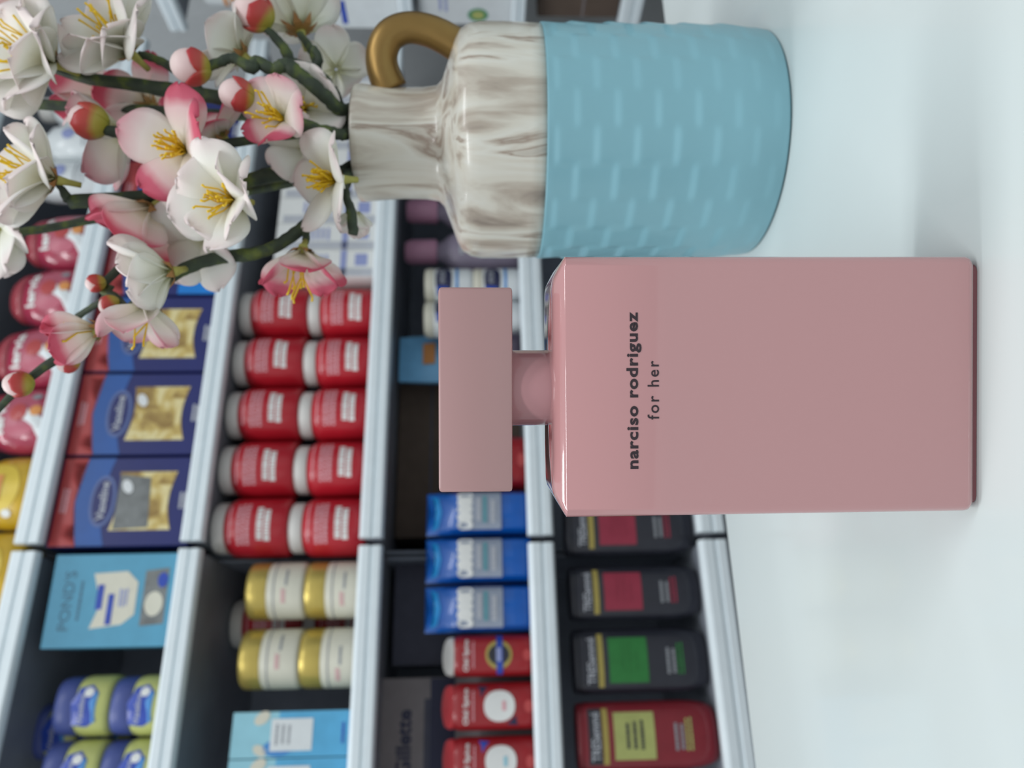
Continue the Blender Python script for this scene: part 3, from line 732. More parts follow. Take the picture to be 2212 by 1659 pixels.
bars(w * 0.2, w * 0.02, h * 0.43, 3, h * 0.025, flat_map(y - 0.0003), M_lav, e, 5)
patch(0, 0, 0, 0, flat_map(y), M_sachet2, e, 'picture', poly=[(-w * 0.28, h * 0.28), (w * 0.30, h * 0.28), (w * 0.33, h * 0.10), (-w * 0.26, h * 0.10)])
patch(0, 0, 0, 0, flat_map(y - 0.0003), M_cream, e, 'picture_pad', poly=ell(-w * 0.05, h * 0.19, w * 0.13, h * 0.07))
patch(0, 0, 0, 0, flat_map(y - 0.0003), M_lab, e, 'picture_spot', poly=ell(w * 0.2, h * 0.14, w * 0.08, h * 0.04))

# --- petroleum jelly jars
def jelly_jar(w, h):
    e = empty('jelly_jar', (0, 0, 0)); r = w / 2
    MB().lathe([(r * 0.86, 0), (r * 0.96, h * 0.03), (r, h * 0.10), (r, h * 0.50), (r * 0.95, h * 0.60), (r * 0.90, h * 0.63)], 36, pw=2.6).build('jar_body', M_jelly, e, smooth=True, angle=50)
    MB().lathe([(r * 0.93, h * 0.62), (r * 0.96, h * 0.64), (r * 0.95, h * 0.90), (r * 0.90, h * 0.98), (r * 0.82, h)], 36, pw=2.6).build('lid', M_lidb, e, smooth=True, angle=50)
    mp = lambda x, z: (x, -(r * (max(0.0, 1 - (abs(x) / r) ** 2.6)) ** (1 / 2.6)) - 0.0006, z)
    patch(0, 0, 0, 0, mp, M_lab, e, 'label', poly=[(-r * 0.62, h * 0.62), (r * 0.05, h * 0.66), (r * 0.55, h * 0.55), (r * 0.66, h * 0.34), (r * 0.40, h * 0.20), (-r * 0.50, h * 0.20), (-r * 0.68, h * 0.36)])
    mp2 = lambda x, z: (lambda p: (p[0], p[1] - 0.0004, p[2]))(mp(x, z))
    patch(0, 0, 0, 0, mp2, M_azure, e, 'label_wave', poly=[(-r * 0.60, h * 0.27), (r * 0.1, h * 0.34), (r * 0.45, h * 0.26), (r * 0.36, h * 0.21), (-r * 0.5, h * 0.21)])
    letter('Vaseline', r * 0.95, -r * 0.12, h * 0.47, mp2, M_silver, e, bold=0.01)
    patch(0, 0, 0, 0, mp2, M_ivory, e, 'label_spot', poly=ell(r * 0.42, h * 0.37, r * 0.15, h * 0.085))
    return e
s, w, h, z = fit(1455, 1592, 233, 1, 0.012); hj = h
jj = jelly_jar(w, hj)
def put(o, s, back, z, label, cat, group=None, rz=0.0):
    tag(o, label, cat, group); o.location = SP(s, back, z); o.rotation_euler = (0, 0, PHI + rz); return o
GJ = 'jelly jars beside the teal carton'
put(jj, s, 0.012 + w / 2, z, 'yellow-green jelly jar with blue lid, under another, nearer the teal carton', 'jar', GJ)
put(copy_tree(jj), s + 0.001, 0.013 + w / 2, z + hj + 0.0005, 'yellow-green jelly jar stacked on top, nearer the teal carton', 'jar', GJ)
put(copy_tree(jj), s - w * 1.02, 0.012 + w / 2, z, 'yellow-green jelly jar with blue lid cut by the photo edge, under another', 'jar', GJ)
put(copy_tree(jj), s - w * 1.02, 0.012 + w / 2, z + hj + 0.0005, 'yellow-green jelly jar cut by the photo edge, stacked on top', 'jar', GJ)
put(copy_tree(jj), s - w * 0.4, 0.014 + w * 1.55, z, 'jelly jar in the dark back row, bottom of its stack', 'jar', GJ)
put(copy_tree(jj), s - w * 0.4, 0.014 + w * 1.55, z + hj + 0.0005, 'jelly jar in the dark back row, middle of its stack', 'jar', GJ)
put(copy_tree(jj), s - w * 0.4, 0.014 + w * 1.55, z + 2 * hj + 0.001, 'jelly jar in the dark back row, topmost of its stack', 'jar', GJ)

# --- red bottles with white caps (two rows high)
def red_bottle(w, h):
    e = empty('red_bottle', (0, 0, 0)); r = w / 2
    MB().lathe([(r * 0.94, 0), (r, h * 0.02), (r, h * 0.66), (r * 0.985, h * 0.72), (r * 0.90, h * 0.785), (r * 0.80, h * 0.81), (r * 0.78, h * 0.825)], 36).build('body', M_red, e, smooth=True, angle=50)
    MB().lathe([(r * 0.84, h * 0.82), (r * 0.86, h * 0.83), (r * 0.86, h * 0.96), (r * 0.80, h * 0.995), (r * 0.7, h)], 36).build('cap', M_capw, e, smooth=True, angle=50)
    mp = cyl_map(r, r, 0.0004)
    bars(w * 0.80, 0, h * 0.56, 3, h * 0.060, mp, M_pinkprint, e, 9, name='small_print')
    bars(w * 0.62, 0, h * 0.30, 2, h * 0.095, mp, M_ivory, e, 8, name='bold_print', fill=0.8)
    bars(w * 0.7, 0, h * 0.73, 1, h * 0.03, cyl_map(r * 0.985, r * 0.985, 0.0006), M_pinkprint, e, 5, name='embossing')
    return e
colsL = [(1062, 1190), (943, 1052), (827, 926), (714, 806), (610, 698)]
sL, wL, hL, zL = fit(1062, 1192, 618, 2, 0.010)
sE = fit(610, 698, 625, 2, 0.010)[0]
pit = (sE - sL) / 4; rb = red_bottle(pit * 0.97, hL * 1.0)
_, _, hU, _ = fit(1062, 1192, 462, 2, 0.010)
for i in range(5):
    for r in (0, 1):
        o = rb if i == 0 and r == 0 else copy_tree(rb)
        put(o, sL + pit * i + (0.002 if r else 0), 0.010 + pit / 2 + (0.003 if r else 0), zL + r * (hL + 0.0005), 'red bottle with white cap, %s from the cream jars, %s' % (ORD[i], 'standing on another' if r else 'under another'), 'bottle', 'stacked red bottles with white caps', rz=random.uniform(-0.12, 0.12))
o = copy_tree(rb); put(o, sL - pit * 1.35, 0.010 + pit * 2.1, zL, 'red bottle in shadow behind the cream jars, under another', 'bottle', 'stacked red bottles with white caps')
o = copy_tree(rb); put(o, sL - pit * 1.35, 0.010 + pit * 2.1, zL + hL + 0.0005, 'red bottle in shadow peeking over the cream jars', 'bottle', 'stacked red bottles with white caps')

# --- cream jars with gold lids
def cream_jar(w, h):
    e = empty('cream_jar', (0, 0, 0)); r = w / 2
    MB().lathe([(r * 0.92, 0), (r * 0.985, h * 0.03), (r, h * 0.07), (r, h * 0.60), (r * 0.97, h * 0.64)], 36).build('jar_body', M_cream, e, smooth=True, angle=50)
    MB().lathe([(r * 0.985, h * 0.64), (r, h * 0.66), (r, h * 0.90), (r * 0.97, h * 0.97), (r * 0.90, h)], 36).build('lid', M_goldlid, e, smooth=True, angle=50)
    mp = cyl_map(r, r, 0.0004)
    patch(-w * 0.9, w * 0.9, h * 0.50, h * 0.52, mp, M_grey, e, 'print_line', nx=24)
    bars(w * 0.34, w * 0.1, h * 0.30, 1, h * 0.07, mp, M_grey, e, 3)
    bars(w * 0.26, -w * 0.22, h * 0.34, 2, h * 0.04, mp, M_pinkprint, e, 6)
    return e
s, w, h, z = fit(1202, 1332, 655, 2, 0.012, xb=772); cj = cream_jar(w * 0.97, h)
s_b, w_b, _, _ = fit(1346, 1490, 648, 2, 0.012, xb=764)
GC = 'cream jars with gold lids'
put(cj, s, 0.012 + w / 2, z, 'cream jar with gold lid next to the red bottles, under another', 'jar', GC)
put(copy_tree(cj), s, 0.012 + w / 2, z + h + 0.0005, 'cream jar with gold lid next to the red bottles, on top of another', 'jar', GC, rz=0.15)
put(copy_tree(cj), s_b, 0.012 + w / 2, z, 'cream jar with gold lid next to the pale blue cartons, under another', 'jar', GC, rz=-0.2)
put(copy_tree(cj), s_b, 0.012 + w / 2, z + h + 0.0005, 'cream jar with gold lid next to the pale blue cartons, on top of another', 'jar', GC, rz=0.3)

# --- pale blue cartons
def blue_carton(w, h, d):
    e = empty('pale_blue_carton', (0, 0, 0)); y = -d / 2 - 0.0003
    MB().rbox(w, d, h, 0.0008).build('carton', M_lblue, e)
    patch(-w * 0.495, w * 0.495, 0.001, h * 0.62, flat_map(y), M_cyan, e, 'lower_panel')
    patch(0, 0, 0, 0, flat_map(y - 0.0002), M_cream, e, 'petal_print', poly=ell(w * 0.36, h * 0.76, w * 0.13, h * 0.07, rot=0.6))
    patch(0, 0, 0, 0, flat_map(y - 0.0002), M_cream, e, 'petal_print', poly=ell(-w * 0.34, h * 0.76, w * 0.11, h * 0.06, rot=-0.5))
    patch(0, 0, 0, 0, flat_map(y - 0.0002), M_azure, e, 'swirl_print', poly=ell(-w * 0.3, h * 0.62, w * 0.18, h * 0.12))
    patch(-w * 0.36, w * 0.34, h * 0.34, h * 0.68, flat_map(y - 0.0004), M_wht, e, 'text_panel')
    bars(w * 0.5, 0, h * 0.58, 3, h * 0.05, flat_map(y - 0.0006), M_grey, e, 11, fill=0.4)
    bars(w * 0.5, 0, h * 0.09, 1, h * 0.05, flat_map(y - 0.0006), M_lab, e, 12, fill=0.4)
    return e
s, w, h, z = fit(1536, 1636, 500, 2, 0.012); D = 0.06
bc = blue_carton(w, h, D); GP = 'pale blue cartons'
put(bc, s, 0.012 + D / 2, z, 'pale blue carton with white text panel next to the cream jars', 'box', GP)
put(copy_tree(bc), s - w * 1.02, 0.012 + D / 2, z, 'pale blue carton cut by the photo edge', 'box', GP)
put(copy_tree(bc), s - w * 2.04, 0.012 + D / 2, z, 'pale blue carton farthest from the cream jars', 'box', GP)

# --- white cartons with lavender print
def white_carton(w, h, d, seed):
    e = empty('white_carton', (0, 0, 0)); y = -d / 2 - 0.0003
    MB().rbox(w, d, h, 0.0008).build('carton', M_ivory, e)
    patch(-w * 0.49, w * 0.49, h * 0.30, h * 0.36, flat_map(y), M_lav, e, 'print_band')
    patch(-w * 0.49, -w * 0.2, h * 0.05, h * 0.95, flat_map(y), M_silver, e, 'side_band')
    bars(w * 0.5, w * 0.1, h * 0.62, 6, h * 0.05, flat_map(y - 0.0002), M_lav, e, seed, fill=0.5)
    patch(-w * 0.1, w * 0.35, h * 0.10, h * 0.22, flat_map(y), M_lav, e, 'print_block')
    return e
df = 0.010
s, w, h, z = fit(540, 597, 590, 2, df); D = 0.07; wc = white_carton(w, h, D, 3)
LW = ['next to the red bottles', 'second from the red bottles', 'third from the red bottles', 'beside the vase neck', 'fifth from the red bottles, behind the vase mouth', 'sixth from the red bottles', 'seventh from the red bottles', 'eighth from the red bottles', 'ninth from the red bottles', 'nearest the shelf corner behind the gold handle']
for i in range(10):
    si = s + (w + 0.0012) * i
    if si + w / 2 > SC_ - 0.005: break
    put(wc if i == 0 else copy_tree(wc), si, df + D / 2, z, 'white carton with lavender print, ' + LW[i], 'box', 'white cartons with lavender print')

# --- cobalt packs
def cobalt_pack(w, h, d):
    e = empty('cobalt_pack', (0, 0, 0)); rings = []
    for i in range(13):
        t = i / 12; z = h * t; k = min(1, 0.86 + 0.14 * math.sin(PI * min(1, t * 6) / 2)) if t < 0.2 else 1.0
        wd = w / 2 * (1 if t < 0.85 else 1 + 0.0 * t); dd = d / 2 * (1 if t < 0.66 else max(0.10, 1 - ((t - 0.66) / 0.34) ** 1.4 * 0.9)) * k
        rings.append([(wd * c, dd * sg, z + (0.05 * h * (abs(c) - 0.6) if i == 12 else 0)) for c, sg in ((-1, -0.5), (-0.8, -0.9), (-0.4, -1), (0, -1.03), (0.4, -1), (0.8, -0.9), (1, -0.5), (1, 0.5), (0.8, 0.9), (0, 1), (-0.8, 0.9), (-1, 0.5))])
    MB().loops(rings).build('pouch', M_bpack, e, smooth=True, angle=40)
    def mp(x, z):
        t = z / h; dd = d / 2 * (1 if t < 0.66 else max(0.10, 1 - ((t - 0.66) / 0.34) ** 1.4 * 0.9)); q = abs(x) / (w / 2)
        return (x, -dd * (1.03 - 0.05 * q - 0.08 * max(0, q - 0.4) - (0.0 if q < 0.8 else (q - 0.8) * 1.6)) - 0.0014, z)
    def mp2(x, z):
        p = mp(x, z); return (p[0], p[1] - 0.0006, p[2])
    for k in range(4):
        patch(-w * 0.44, w * 0.44, h * (0.28 + 0.10 * k), h * (0.28 + 0.10 * (k + 1)) , mp, M_gpack, e, 'grey_panel', nx=12)
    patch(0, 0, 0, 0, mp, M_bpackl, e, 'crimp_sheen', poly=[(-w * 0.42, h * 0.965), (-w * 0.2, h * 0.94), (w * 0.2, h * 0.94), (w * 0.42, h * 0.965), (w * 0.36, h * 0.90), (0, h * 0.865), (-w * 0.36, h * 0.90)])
    b = MB()
    for q, (cx, rx) in enumerate(((-0.34, 0.10), (-0.16, 0.11), (0.02, 0.09), (0.19, 0.11), (0.34, 0.09))):
        pl = ell(cx * w, h * 0.635, rx * w, h * 0.075, 16, 3.0); b.add([mp2(*p) for p in pl], [tuple(range(16))])
    b.build('bold_print', M_ivory, e, kind='stuff')
    patch(-w * 0.30, w * 0.34, h * 0.42, h * 0.46, mp2, M_tprint, e, 'teal_print')
    bars(w * 0.6, 0, h * 0.50, 1, h * 0.07, mp2, M_silver, e, 14); bars(w * 0.6, 0, h * 0.36, 1, h * 0.07, mp2, M_silver, e, 15)
    return e
s, w, h, z = fit(1262, 1362, 920, 3, 0.012, xb=1146); D = 0.05
s3 = fit(1056, 1150, 920, 3, 0.012, xb=1140)[0]; pk = cobalt_pack(w, h, D); GB_ = 'cobalt packs beside the perfume cap'
pp = (s3 - s) / 2
for i in range(3):
    put(pk if i == 0 else copy_tree(pk), s + pp * i, 0.012 + D / 2, z, 'cobalt blue pack with grey panel, ' + ['next to the red bottle with oval emblem', 'middle one of three', 'partly behind the pink perfume cap'][i], 'pack', GB_)

# --- deep red bottles with emblem
def emblem_bottle(w, h, d, kind):
    e = empty('red_shampoo_bottle', (0, 0, 0)); r = w / 2; sy = d / w
    MB().lathe([(r * 0.90, 0), (r * 0.98, h * 0.02), (r, h * 0.06), (r, h * 0.80), (r * 0.97, h * 0.86), (r * 0.90, h * 0.90)], 40, sy=sy, pw=3.0).build('body', M_redd, e, smooth=True, angle=50)
    rings = []
    for rr_, zz, sl in ((0.86, 0.895, 0.0), (0.93, 0.905, 0.0), (0.93, 0.955, 0.055), (0.88, 0.975, 0.075), (0.60, 0.985, 0.06)):
        ring = []
        for j in range(40):
            aa = 2 * PI * j / 40; ring.append((r * rr_ * math.cos(aa), r * sy * rr_ * math.sin(aa), h * (zz + sl * math.sin(aa))))
        rings.append(ring)
    MB().loops(rings).build('cap', M_capw if kind == 0 else M_redcap, e, smooth=True, angle=40)
    mp = lambda x, z: (x, -(r * sy * (max(0.0, 1 - (abs(x) / r) ** 3.0)) ** (1 / 3.0)) - 0.0006, z)
    mp2 = lambda x, z: (x, mp(x, z)[1] - 0.0004, z)
    mp3 = lambda x, z: (x, mp(x, z)[1] - 0.0008, z)
    letter('Old Spice', w * 0.74, 0, h * 0.76, mp, M_ivory, e, bold=0.02, hgt=h * 0.075)
    bars(w * 0.72, 0, h * 0.685, 1, h * 0.025, mp, M_pinkprint, e, 21)
    if kind == 0:
        patch(0, 0, 0, 0, mp, M_gprint, e, 'emblem_rim', poly=ell(0, h * 0.40, w * 0.34, h * 0.15))
        patch(0, 0, 0, 0, mp2, M_black, e, 'emblem', poly=ell(0, h * 0.40, w * 0.24, h * 0.12))
        patch(-w * 0.46, w * 0.46, h * 0.355, h * 0.425, mp3, M_lab, e, 'emblem_band')
        patch(-w * 0.16, w * 0.16, h * 0.37, h * 0.43, lambda x, z: (x, mp(x, z)[1] - 0.0012, z), M_lav, e, 'emblem_text')
    else:
        patch(0, 0, 0, 0, mp2, M_ivory, e, 'emblem', poly=ell(0, h * 0.40, w * 0.32, h * 0.17, 6, rot=PI / 6) if False else ell(0, h * 0.40, w * 0.32, h * 0.17, 20, 2.3))
        patch(0, 0, 0, 0, mp, M_ink2 if kind == 1 else M_lab, e, 'emblem_tail', poly=[(w * 0.18, h * 0.60), (w * 0.42, h * 0.64), (w * 0.40, h * 0.52)])
        patch(0, 0, 0, 0, mp, M_ink2, e, 'emblem_tail', poly=[(-w * 0.20, h * 0.22), (-w * 0.40, h * 0.20), (-w * 0.38, h * 0.32)])
        patch(-w * 0.10, w * 0.10, h * 0.33, h * 0.37, mp3, M_lblue if kind == 2 else M_pinkprint, e, 'emblem_text')
    patch(0, 0, 0, 0, mp2, M_cred, e, 'lower_spot', poly=ell(-w * 0.02, h * 0.08, w * 0.13, h * 0.05))
    return e
D = 0.045
spots = [fit(1368, 1462, 962, 3, 0.012, xb=1148), fit(1472, 1580, 960, 3, 0.012, xb=1150), fit(1590, 1702, 962, 3, 0.012, xb=1153)]
LE = ['red shampoo bottle with gold oval emblem and pale lid', 'red shampoo bottle with white disc emblem between two other red bottles', 'red shampoo bottle with white disc emblem cut by the photo edge']
for i, (s, w, h, z) in enumerate(spots):
    put(emblem_bottle(w * 0.98, h, D, i), s, 0.012 + D / 2, z, LE[i], 'bottle', 'red shampoo bottles')

# --- black and red salon bottles on the lowest rail in view
def salon_bottle(w, h, d, body, sq, red=False):
    e = empty('salon_bottle', (0, 0, 0)); r = w / 2; sy = d / w
    MB().lathe([(r * 0.66, 0), (r * 0.80, h * 0.012), (r * 0.90, h * 0.06), (r * 0.97, h * 0.14), (r, h * 0.24), (r, h * 0.93), (r * 0.985, h * 0.955)], 40, sy=sy, pw=3.0).build('body', body, e, smooth=True, angle=50)
    MB().lathe([(r * 0.95, h * 0.955), (r * 0.98, h * 0.96), (r * 0.97, h * 0.99), (r * 0.90, h)], 40, sy=sy, pw=3.0).build('cap', M_dred if red else M_black, e, smooth=True, angle=50)
    mp = lambda x, z: (x, -(r * sy * (max(0.0, 1 - (abs(x) / r) ** 3.0)) ** (1 / 3.0)) - 0.0006, z)
    mp2 = lambda x, z: (x, mp(x, z)[1] - 0.0005, z)
    if red: patch(-w * 0.40, w * 0.40, h * 0.83, h * 0.925, mp, M_black, e, 'name_panel')
    letter('TRESemmé', w * 0.70, 0, h * 0.875, mp2, M_silver, e, bold=0.015, hgt=h * 0.062)
    patch(-w * 0.40, w * 0.40, h * 0.785, h * 0.825, mp, M_gprint, e, 'gold_bar')
    patch(-w * 0.34, w * 0.34, h * 0.46, h * 0.745, mp, sq, e, 'label')
    bars(w * 0.45, 0, h * 0.60, 3, h * 0.05, mp2, M_black if red else sq, e, 31, fill=0.45)
    bars(w * 0.42, -w * 0.03, h * 0.29, 2, h * 0.042, mp2, M_grey, e, 35, fill=0.5)
    bars(w * 0.5, 0, h * 0.22, 2, h * 0.03, mp2, sq, e, 33, fill=0.5)
    return e
D = 0.045
spots = [(1352, 1500, 1240, 'green'), (1216, 1338, 1232, 'red'), (1078, 1196, 1222, 'red'), (945, 1060, 1216, 'red')]
LS = ['black salon bottle with green square label', 'black salon bottle with crimson square label next to the green-labelled one', 'black salon bottle with crimson label partly behind the perfume bottle', 'black salon bottle wholly behind the perfume bottle']
for i, (ya, yb, xt, c) in enumerate(spots[:3]):
    s, w, h, z = fit(ya, yb, xt, 4, 0.022, xb=1500)
    put(salon_bottle(w * 0.98, h, D, M_black, M_sqgreen if c == 'green' else M_sqred), s, 0.022 + D / 2, z, LS[i], 'bottle', 'salon bottles')
s, w, h, z = fit(1512, 1668, 1248, 4, 0.016, xb=1540)
put(salon_bottle(w * 0.98, h, D, M_dred, M_sqlime, True), s, 0.016 + D / 2, z, 'deep red salon bottle with pale green label', 'bottle', 'salon bottles')

# --- taupe razor boxes at the back, left of the red bottles
s, w, h, z = fit(1462, 1700, 815, 3, 0.10); D = 0.08
e = stand('razor_box', s, 0.10, D, z, 'taupe box with dark lettering behind the red shampoo bottles', 'box')
MB().rbox(w, D, h, 0.001).build('carton', M_tau, e); y = -D / 2 - 0.0003
letter('Gillette', w * 0.60, -w * 0.1, h * 0.83, flat_map(y), M_ink2, e, bold=0.03)
patch(-w * 0.49, w * 0.49, h * 0.50, h * 0.66, flat_map(y), M_ink2, e, 'navy_band')
patch(-w * 0.49, w * 0.30, h * 0.66, h * 0.70, flat_map(y), M_charc, e, 'print_band')
s, w, h, z = fit(1212, 1436, 838, 3, 0.13); 
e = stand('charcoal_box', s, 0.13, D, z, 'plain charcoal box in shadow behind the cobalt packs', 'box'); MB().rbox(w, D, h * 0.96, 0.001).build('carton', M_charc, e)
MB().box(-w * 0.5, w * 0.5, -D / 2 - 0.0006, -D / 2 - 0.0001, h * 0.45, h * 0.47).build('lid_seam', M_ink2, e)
s, w, h, z = fit(830, 1160, 850, 3, 0.16)
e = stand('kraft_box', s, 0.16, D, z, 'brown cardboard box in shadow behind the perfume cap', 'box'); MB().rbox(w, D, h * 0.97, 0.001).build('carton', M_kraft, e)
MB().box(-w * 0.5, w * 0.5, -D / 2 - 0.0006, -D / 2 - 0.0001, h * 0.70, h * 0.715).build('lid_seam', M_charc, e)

# --- round red bottle between collar and cobalt packs
s, w, h, z = fit(930, 1046, 960, 3, 0.02, xb=1146)
put(emblem_bottle(w, h * 0.9, 0.055, 1), s, 0.03 + 0.0275, z, 'dark red bottle peeking between the perfume cap and the bottle shoulder', 'bottle', 'red shampoo bottles')

# --- sky blue pouch
s, w, h, z = fit(712, 818, 860, 3, 0.085)
e = stand('sky_blue_pouch', s, 0.085, 0.04, z, 'sky blue pouch with orange label beside the white tubs', 'pouch')
rings = []
for i in range(9):
    t = i / 8; rings.append([(w / 2 * c * (1 - 0.10 * t * t), 0.02 * sg * (1 - 0.85 * t ** 3), h * t) for c, sg in ((-1, -0.3), (-0.6, -1), (0, -1.1), (0.6, -1), (1, -0.3), (1, 0.3), (0.6, 1), (-0.6, 1), (-1, 0.3))])
MB().loops(rings).build('pouch', M_pblue, e, smooth=True, angle=50)
mp = lambda x, z: (x, -0.0265 * (1 - 0.85 * (z / h) ** 3), z)
patch(-w * 0.18, w * 0.24, h * 0.70, h * 0.80, mp, M_oprint, e, 'label')
bars(w * 0.6, 0, h * 0.60, 2, h * 0.05, mp, M_ink2, e, 41, fill=0.5)

# --- white tubs with dark band (two high)
def tub(w, h):
    e = empty('white_tub', (0, 0, 0)); r = w / 2
    MB().lathe([(r * 0.90, 0), (r * 0.97, h * 0.04), (r, h * 0.10), (r, h * 0.76), (r * 0.96, h * 0.80)], 32).build('tub_body', M_wht, e, smooth=True, angle=50)
    MB().lathe([(r * 0.98, h * 0.80), (r, h * 0.82), (r, h * 0.93), (r * 0.95, h * 0.985), (r * 0.85, h)], 32).build('lid', M_cream, e, smooth=True, angle=50)
    mp = cyl_map(r, r, 0.0005); mp2 = cyl_map(r, r, 0.0010)
    patch(0, 0, 0, 0, mp, M_ink2, e, 'label', poly=ell(0.1 * w, h * 0.60, w * 0.46, h * 0.17, 24, 2.6))
    patch(0, 0, 0, 0, mp2, M_lab, e, 'label_corner', poly=[(-w * 0.34, h * 0.74), (-w * 0.08, h * 0.74), (-w * 0.10, h * 0.50), (-w * 0.28, h * 0.50)])
    letter('ANDRE', w * 0.44, 0.2 * w, h * 0.63, mp2, M_silver, e, hgt=h * 0.12)
    patch(-w * 0.3, w * 0.6, h * 0.30, h * 0.36, mp, M_azure, e, 'label_line')
    return e
s, w, h, z = fit(566, 634, 1022, 3, 0.02, xb=1136); tb_ = tub(w, h); GT = 'white tubs with navy labels'
put(tb_, s, 0.02 + w / 2, z, 'white tub with navy label beside the vase, under another', 'tub', GT, rz=-0.3)
put(copy_tree(tb_), s, 0.02 + w / 2, z + h + 0.0005, 'white tub with navy label beside the vase, stacked on top', 'tub', GT, rz=-0.3)
put(copy_tree(tb_), s - w * 1.05, 0.02 + w / 2, z, 'white tub mostly behind the perfume cap, under another', 'tub', GT, rz=0.1)
put(copy_tree(tb_), s - w * 1.05, 0.02 + w / 2, z + h + 0.0005, 'white tub half behind the perfume cap, stacked on top', 'tub', GT, rz=0.1)
s_, w_, h_, z_ = fit(706, 766, 1062, 3, 0.012, xb=1146)
e = stand('plum_bottle', s_, 0.012, w_, z_, 'plum-black round bottle between the perfume cap and collar', 'bottle')
r = w_ / 2
MB().lathe([(r * 0.7, 0), (r * 0.95, h_ * 0.08), (r, h_ * 0.3), (r * 0.9, h_ * 0.7), (r * 0.5, h_ * 0.85), (r * 0.4, h_ * 0.86)], 28).build('body', M_plum, e, smooth=True)
MB().lathe([(r * 0.5, h_ * 0.86), (r * 0.5, h_ * 0.98), (r * 0.42, h_)], 24).build('cap', M_black, e, smooth=True, angle=50)
# --- lilac bottles with pink caps, behind the vase neck
def lilac(w, h):
    e = empty('lilac_bottle', (0, 0, 0)); r = w / 2
    MB().lathe([(r * 0.9, 0), (r, h * 0.04), (r, h * 0.50), (r * 0.85, h * 0.60), (r * 0.5, h * 0.68), (r * 0.46, h * 0.72)], 28, sy=0.7).build('body', M_lilac, e, smooth=True, angle=60)
    MB().lathe([(r * 0.55, h * 0.72), (r * 0.58, h * 0.74), (r * 0.56, h * 0.96), (r * 0.45, h)], 24).build('cap', M_pcap, e, smooth=True, angle=50)
    mp = lambda x, z: (x, -(r * 0.7 * math.sqrt(max(0, 1 - (x / r) ** 2))) - 0.001, z)
    patch(-w * 0.3, w * 0.3, h * 0.30, h * 0.40, mp, M_pcap, e, 'label')
    bars(w * 0.6, 0, h * 0.50, 1, h * 0.06, mp, M_silver, e, 51)
    return e
s, w, h, z = fit(478, 560, 872, 3, 0.06); lb = lilac(w, h); k = 0
for i in range(7):
    si = s + w * 1.12 * i
    if si + w > SC_: break
    put(lb if i == 0 else copy_tree(lb), si, 0.06 + w / 2, z, 'lilac bottle with dusty pink cap, ' + ['next to the white tubs', 'beside the vase neck', 'third from the white tubs', 'fourth from the white tubs', 'fifth from the white tubs', 'seen through the gold handle', 'nearest the shelf corner'][i], 'bottle', 'lilac bottles with pink caps')

# --- pink jars on the top rail
def dome_jar(w, h, pal, name):
    e = empty(name, (0, 0, 0)); r = w / 2; body, lidm, lab, yellow = pal
    prof = [(r * 0.80, 0), (r * 0.93, h * 0.04), (r, h * 0.20), (r * 1.0, h * 0.42), (r * 0.96, h * 0.58), (r * 0.86, h * 0.74)]
    MB().lathe(prof, 36, sy=0.7).build('jar_body', body, e, smooth=True)
    MB().lathe([(r * 0.865, h * 0.735), (r * 0.80, h * 0.84), (r * 0.62, h * 0.94), (r * 0.36, h * 0.99), (r * 0.1, h)], 36, sy=0.7).build('dome_lid', lidm, e, smooth=True)
    def rad(z):
        P = prof + [(r * 0.80, h * 0.84), (r * 0.62, h * 0.94)]
        for (ra, za), (rb2, zb2) in zip(P, P[1:]):
            if za <= z <= zb2: return ra + (rb2 - ra) * (z - za) / (zb2 - za)
        return P[-1][0]
    mk = lambda ee: (lambda x, z: (x, -0.7 * math.sqrt(max(0.0, rad(z) ** 2 - x * x)) - ee, z))
    if not yellow:
        patch(0, 0, 0, 0, mk(0.0008), lab, e, 'label', poly=ell(0, h * 0.40, r * 0.66, h * 0.26, 24))
        letter('lervia', w * 0.56, 0, h * 0.62, mk(0.0016), M_ivory, e, bold=0.03, hgt=h * 0.13)
        patch(0, 0, 0, 0, mk(0.0016), M_wht, e, 'milk_splash', poly=[(-r * 0.80, h * 0.12), (-r * 0.1, h * 0.36), (r * 0.15, h * 0.30), (-r * 0.1, h * 0.12), (-r * 0.5, h * 0.05)])
        patch(0, 0, 0, 0, mk(0.0016), M_grey, e, 'seal', poly=ell(r * 0.56, h * 0.24, r * 0.10, h * 0.06))
        patch(0, 0, 0, 0, mk(0.0020), M_cred, e, 'ribbon', poly=ell(r * 0.05, h * 0.40, r * 0.26, h * 0.10))
        patch(0, 0, 0, 0, mk(0.0016), M_oprint, e, 'flower_print', poly=ell(r * 0.1, h * 0.20, r * 0.16, h * 0.07))
    else:
        patch(0, 0, 0, 0, mk(0.0008), lab, e, 'label', poly=ell(0, h * 0.50, r * 0.68, h * 0.30, 24))
        patch(-r * 0.35, r * 0.35, h * 0.42, h * 0.52, mk(0.0016), M_oprint, e, 'label_band')
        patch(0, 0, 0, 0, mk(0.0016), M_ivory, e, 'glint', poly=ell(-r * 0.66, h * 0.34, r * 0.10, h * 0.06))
    return e
df = 0.012
sa, wa, ha, za = fit(560, 690, 6, 0, df, xb=165); sb, wb_, _, _ = fit(828, 962, -20, 0, df, xb=90)
pitch = (sa - sb) / 2; pj = dome_jar(pitch * 0.985, ha * 1.02, (M_jpink, M_jpd, M_jpl, False), 'pink_jar')
LP = ['next to the yellow jars', 'second from the yellow jars', 'third from the yellow jars', 'partly behind white petals']
for i in range(4):
    put(pj if i == 0 else copy_tree(pj), sb + pitch * i, df + pitch * 0.35, za, 'translucent pink domed jar with white splash, ' + LP[i], 'jar', 'pink domed jars')
yj = dome_jar(pitch * 1.03, ha * 0.95, (M_yel, M_yel, M_yel2, True), 'yellow_jar')
sy0 = fit(968, 1110, -40, 0, df, xb=70)[0]
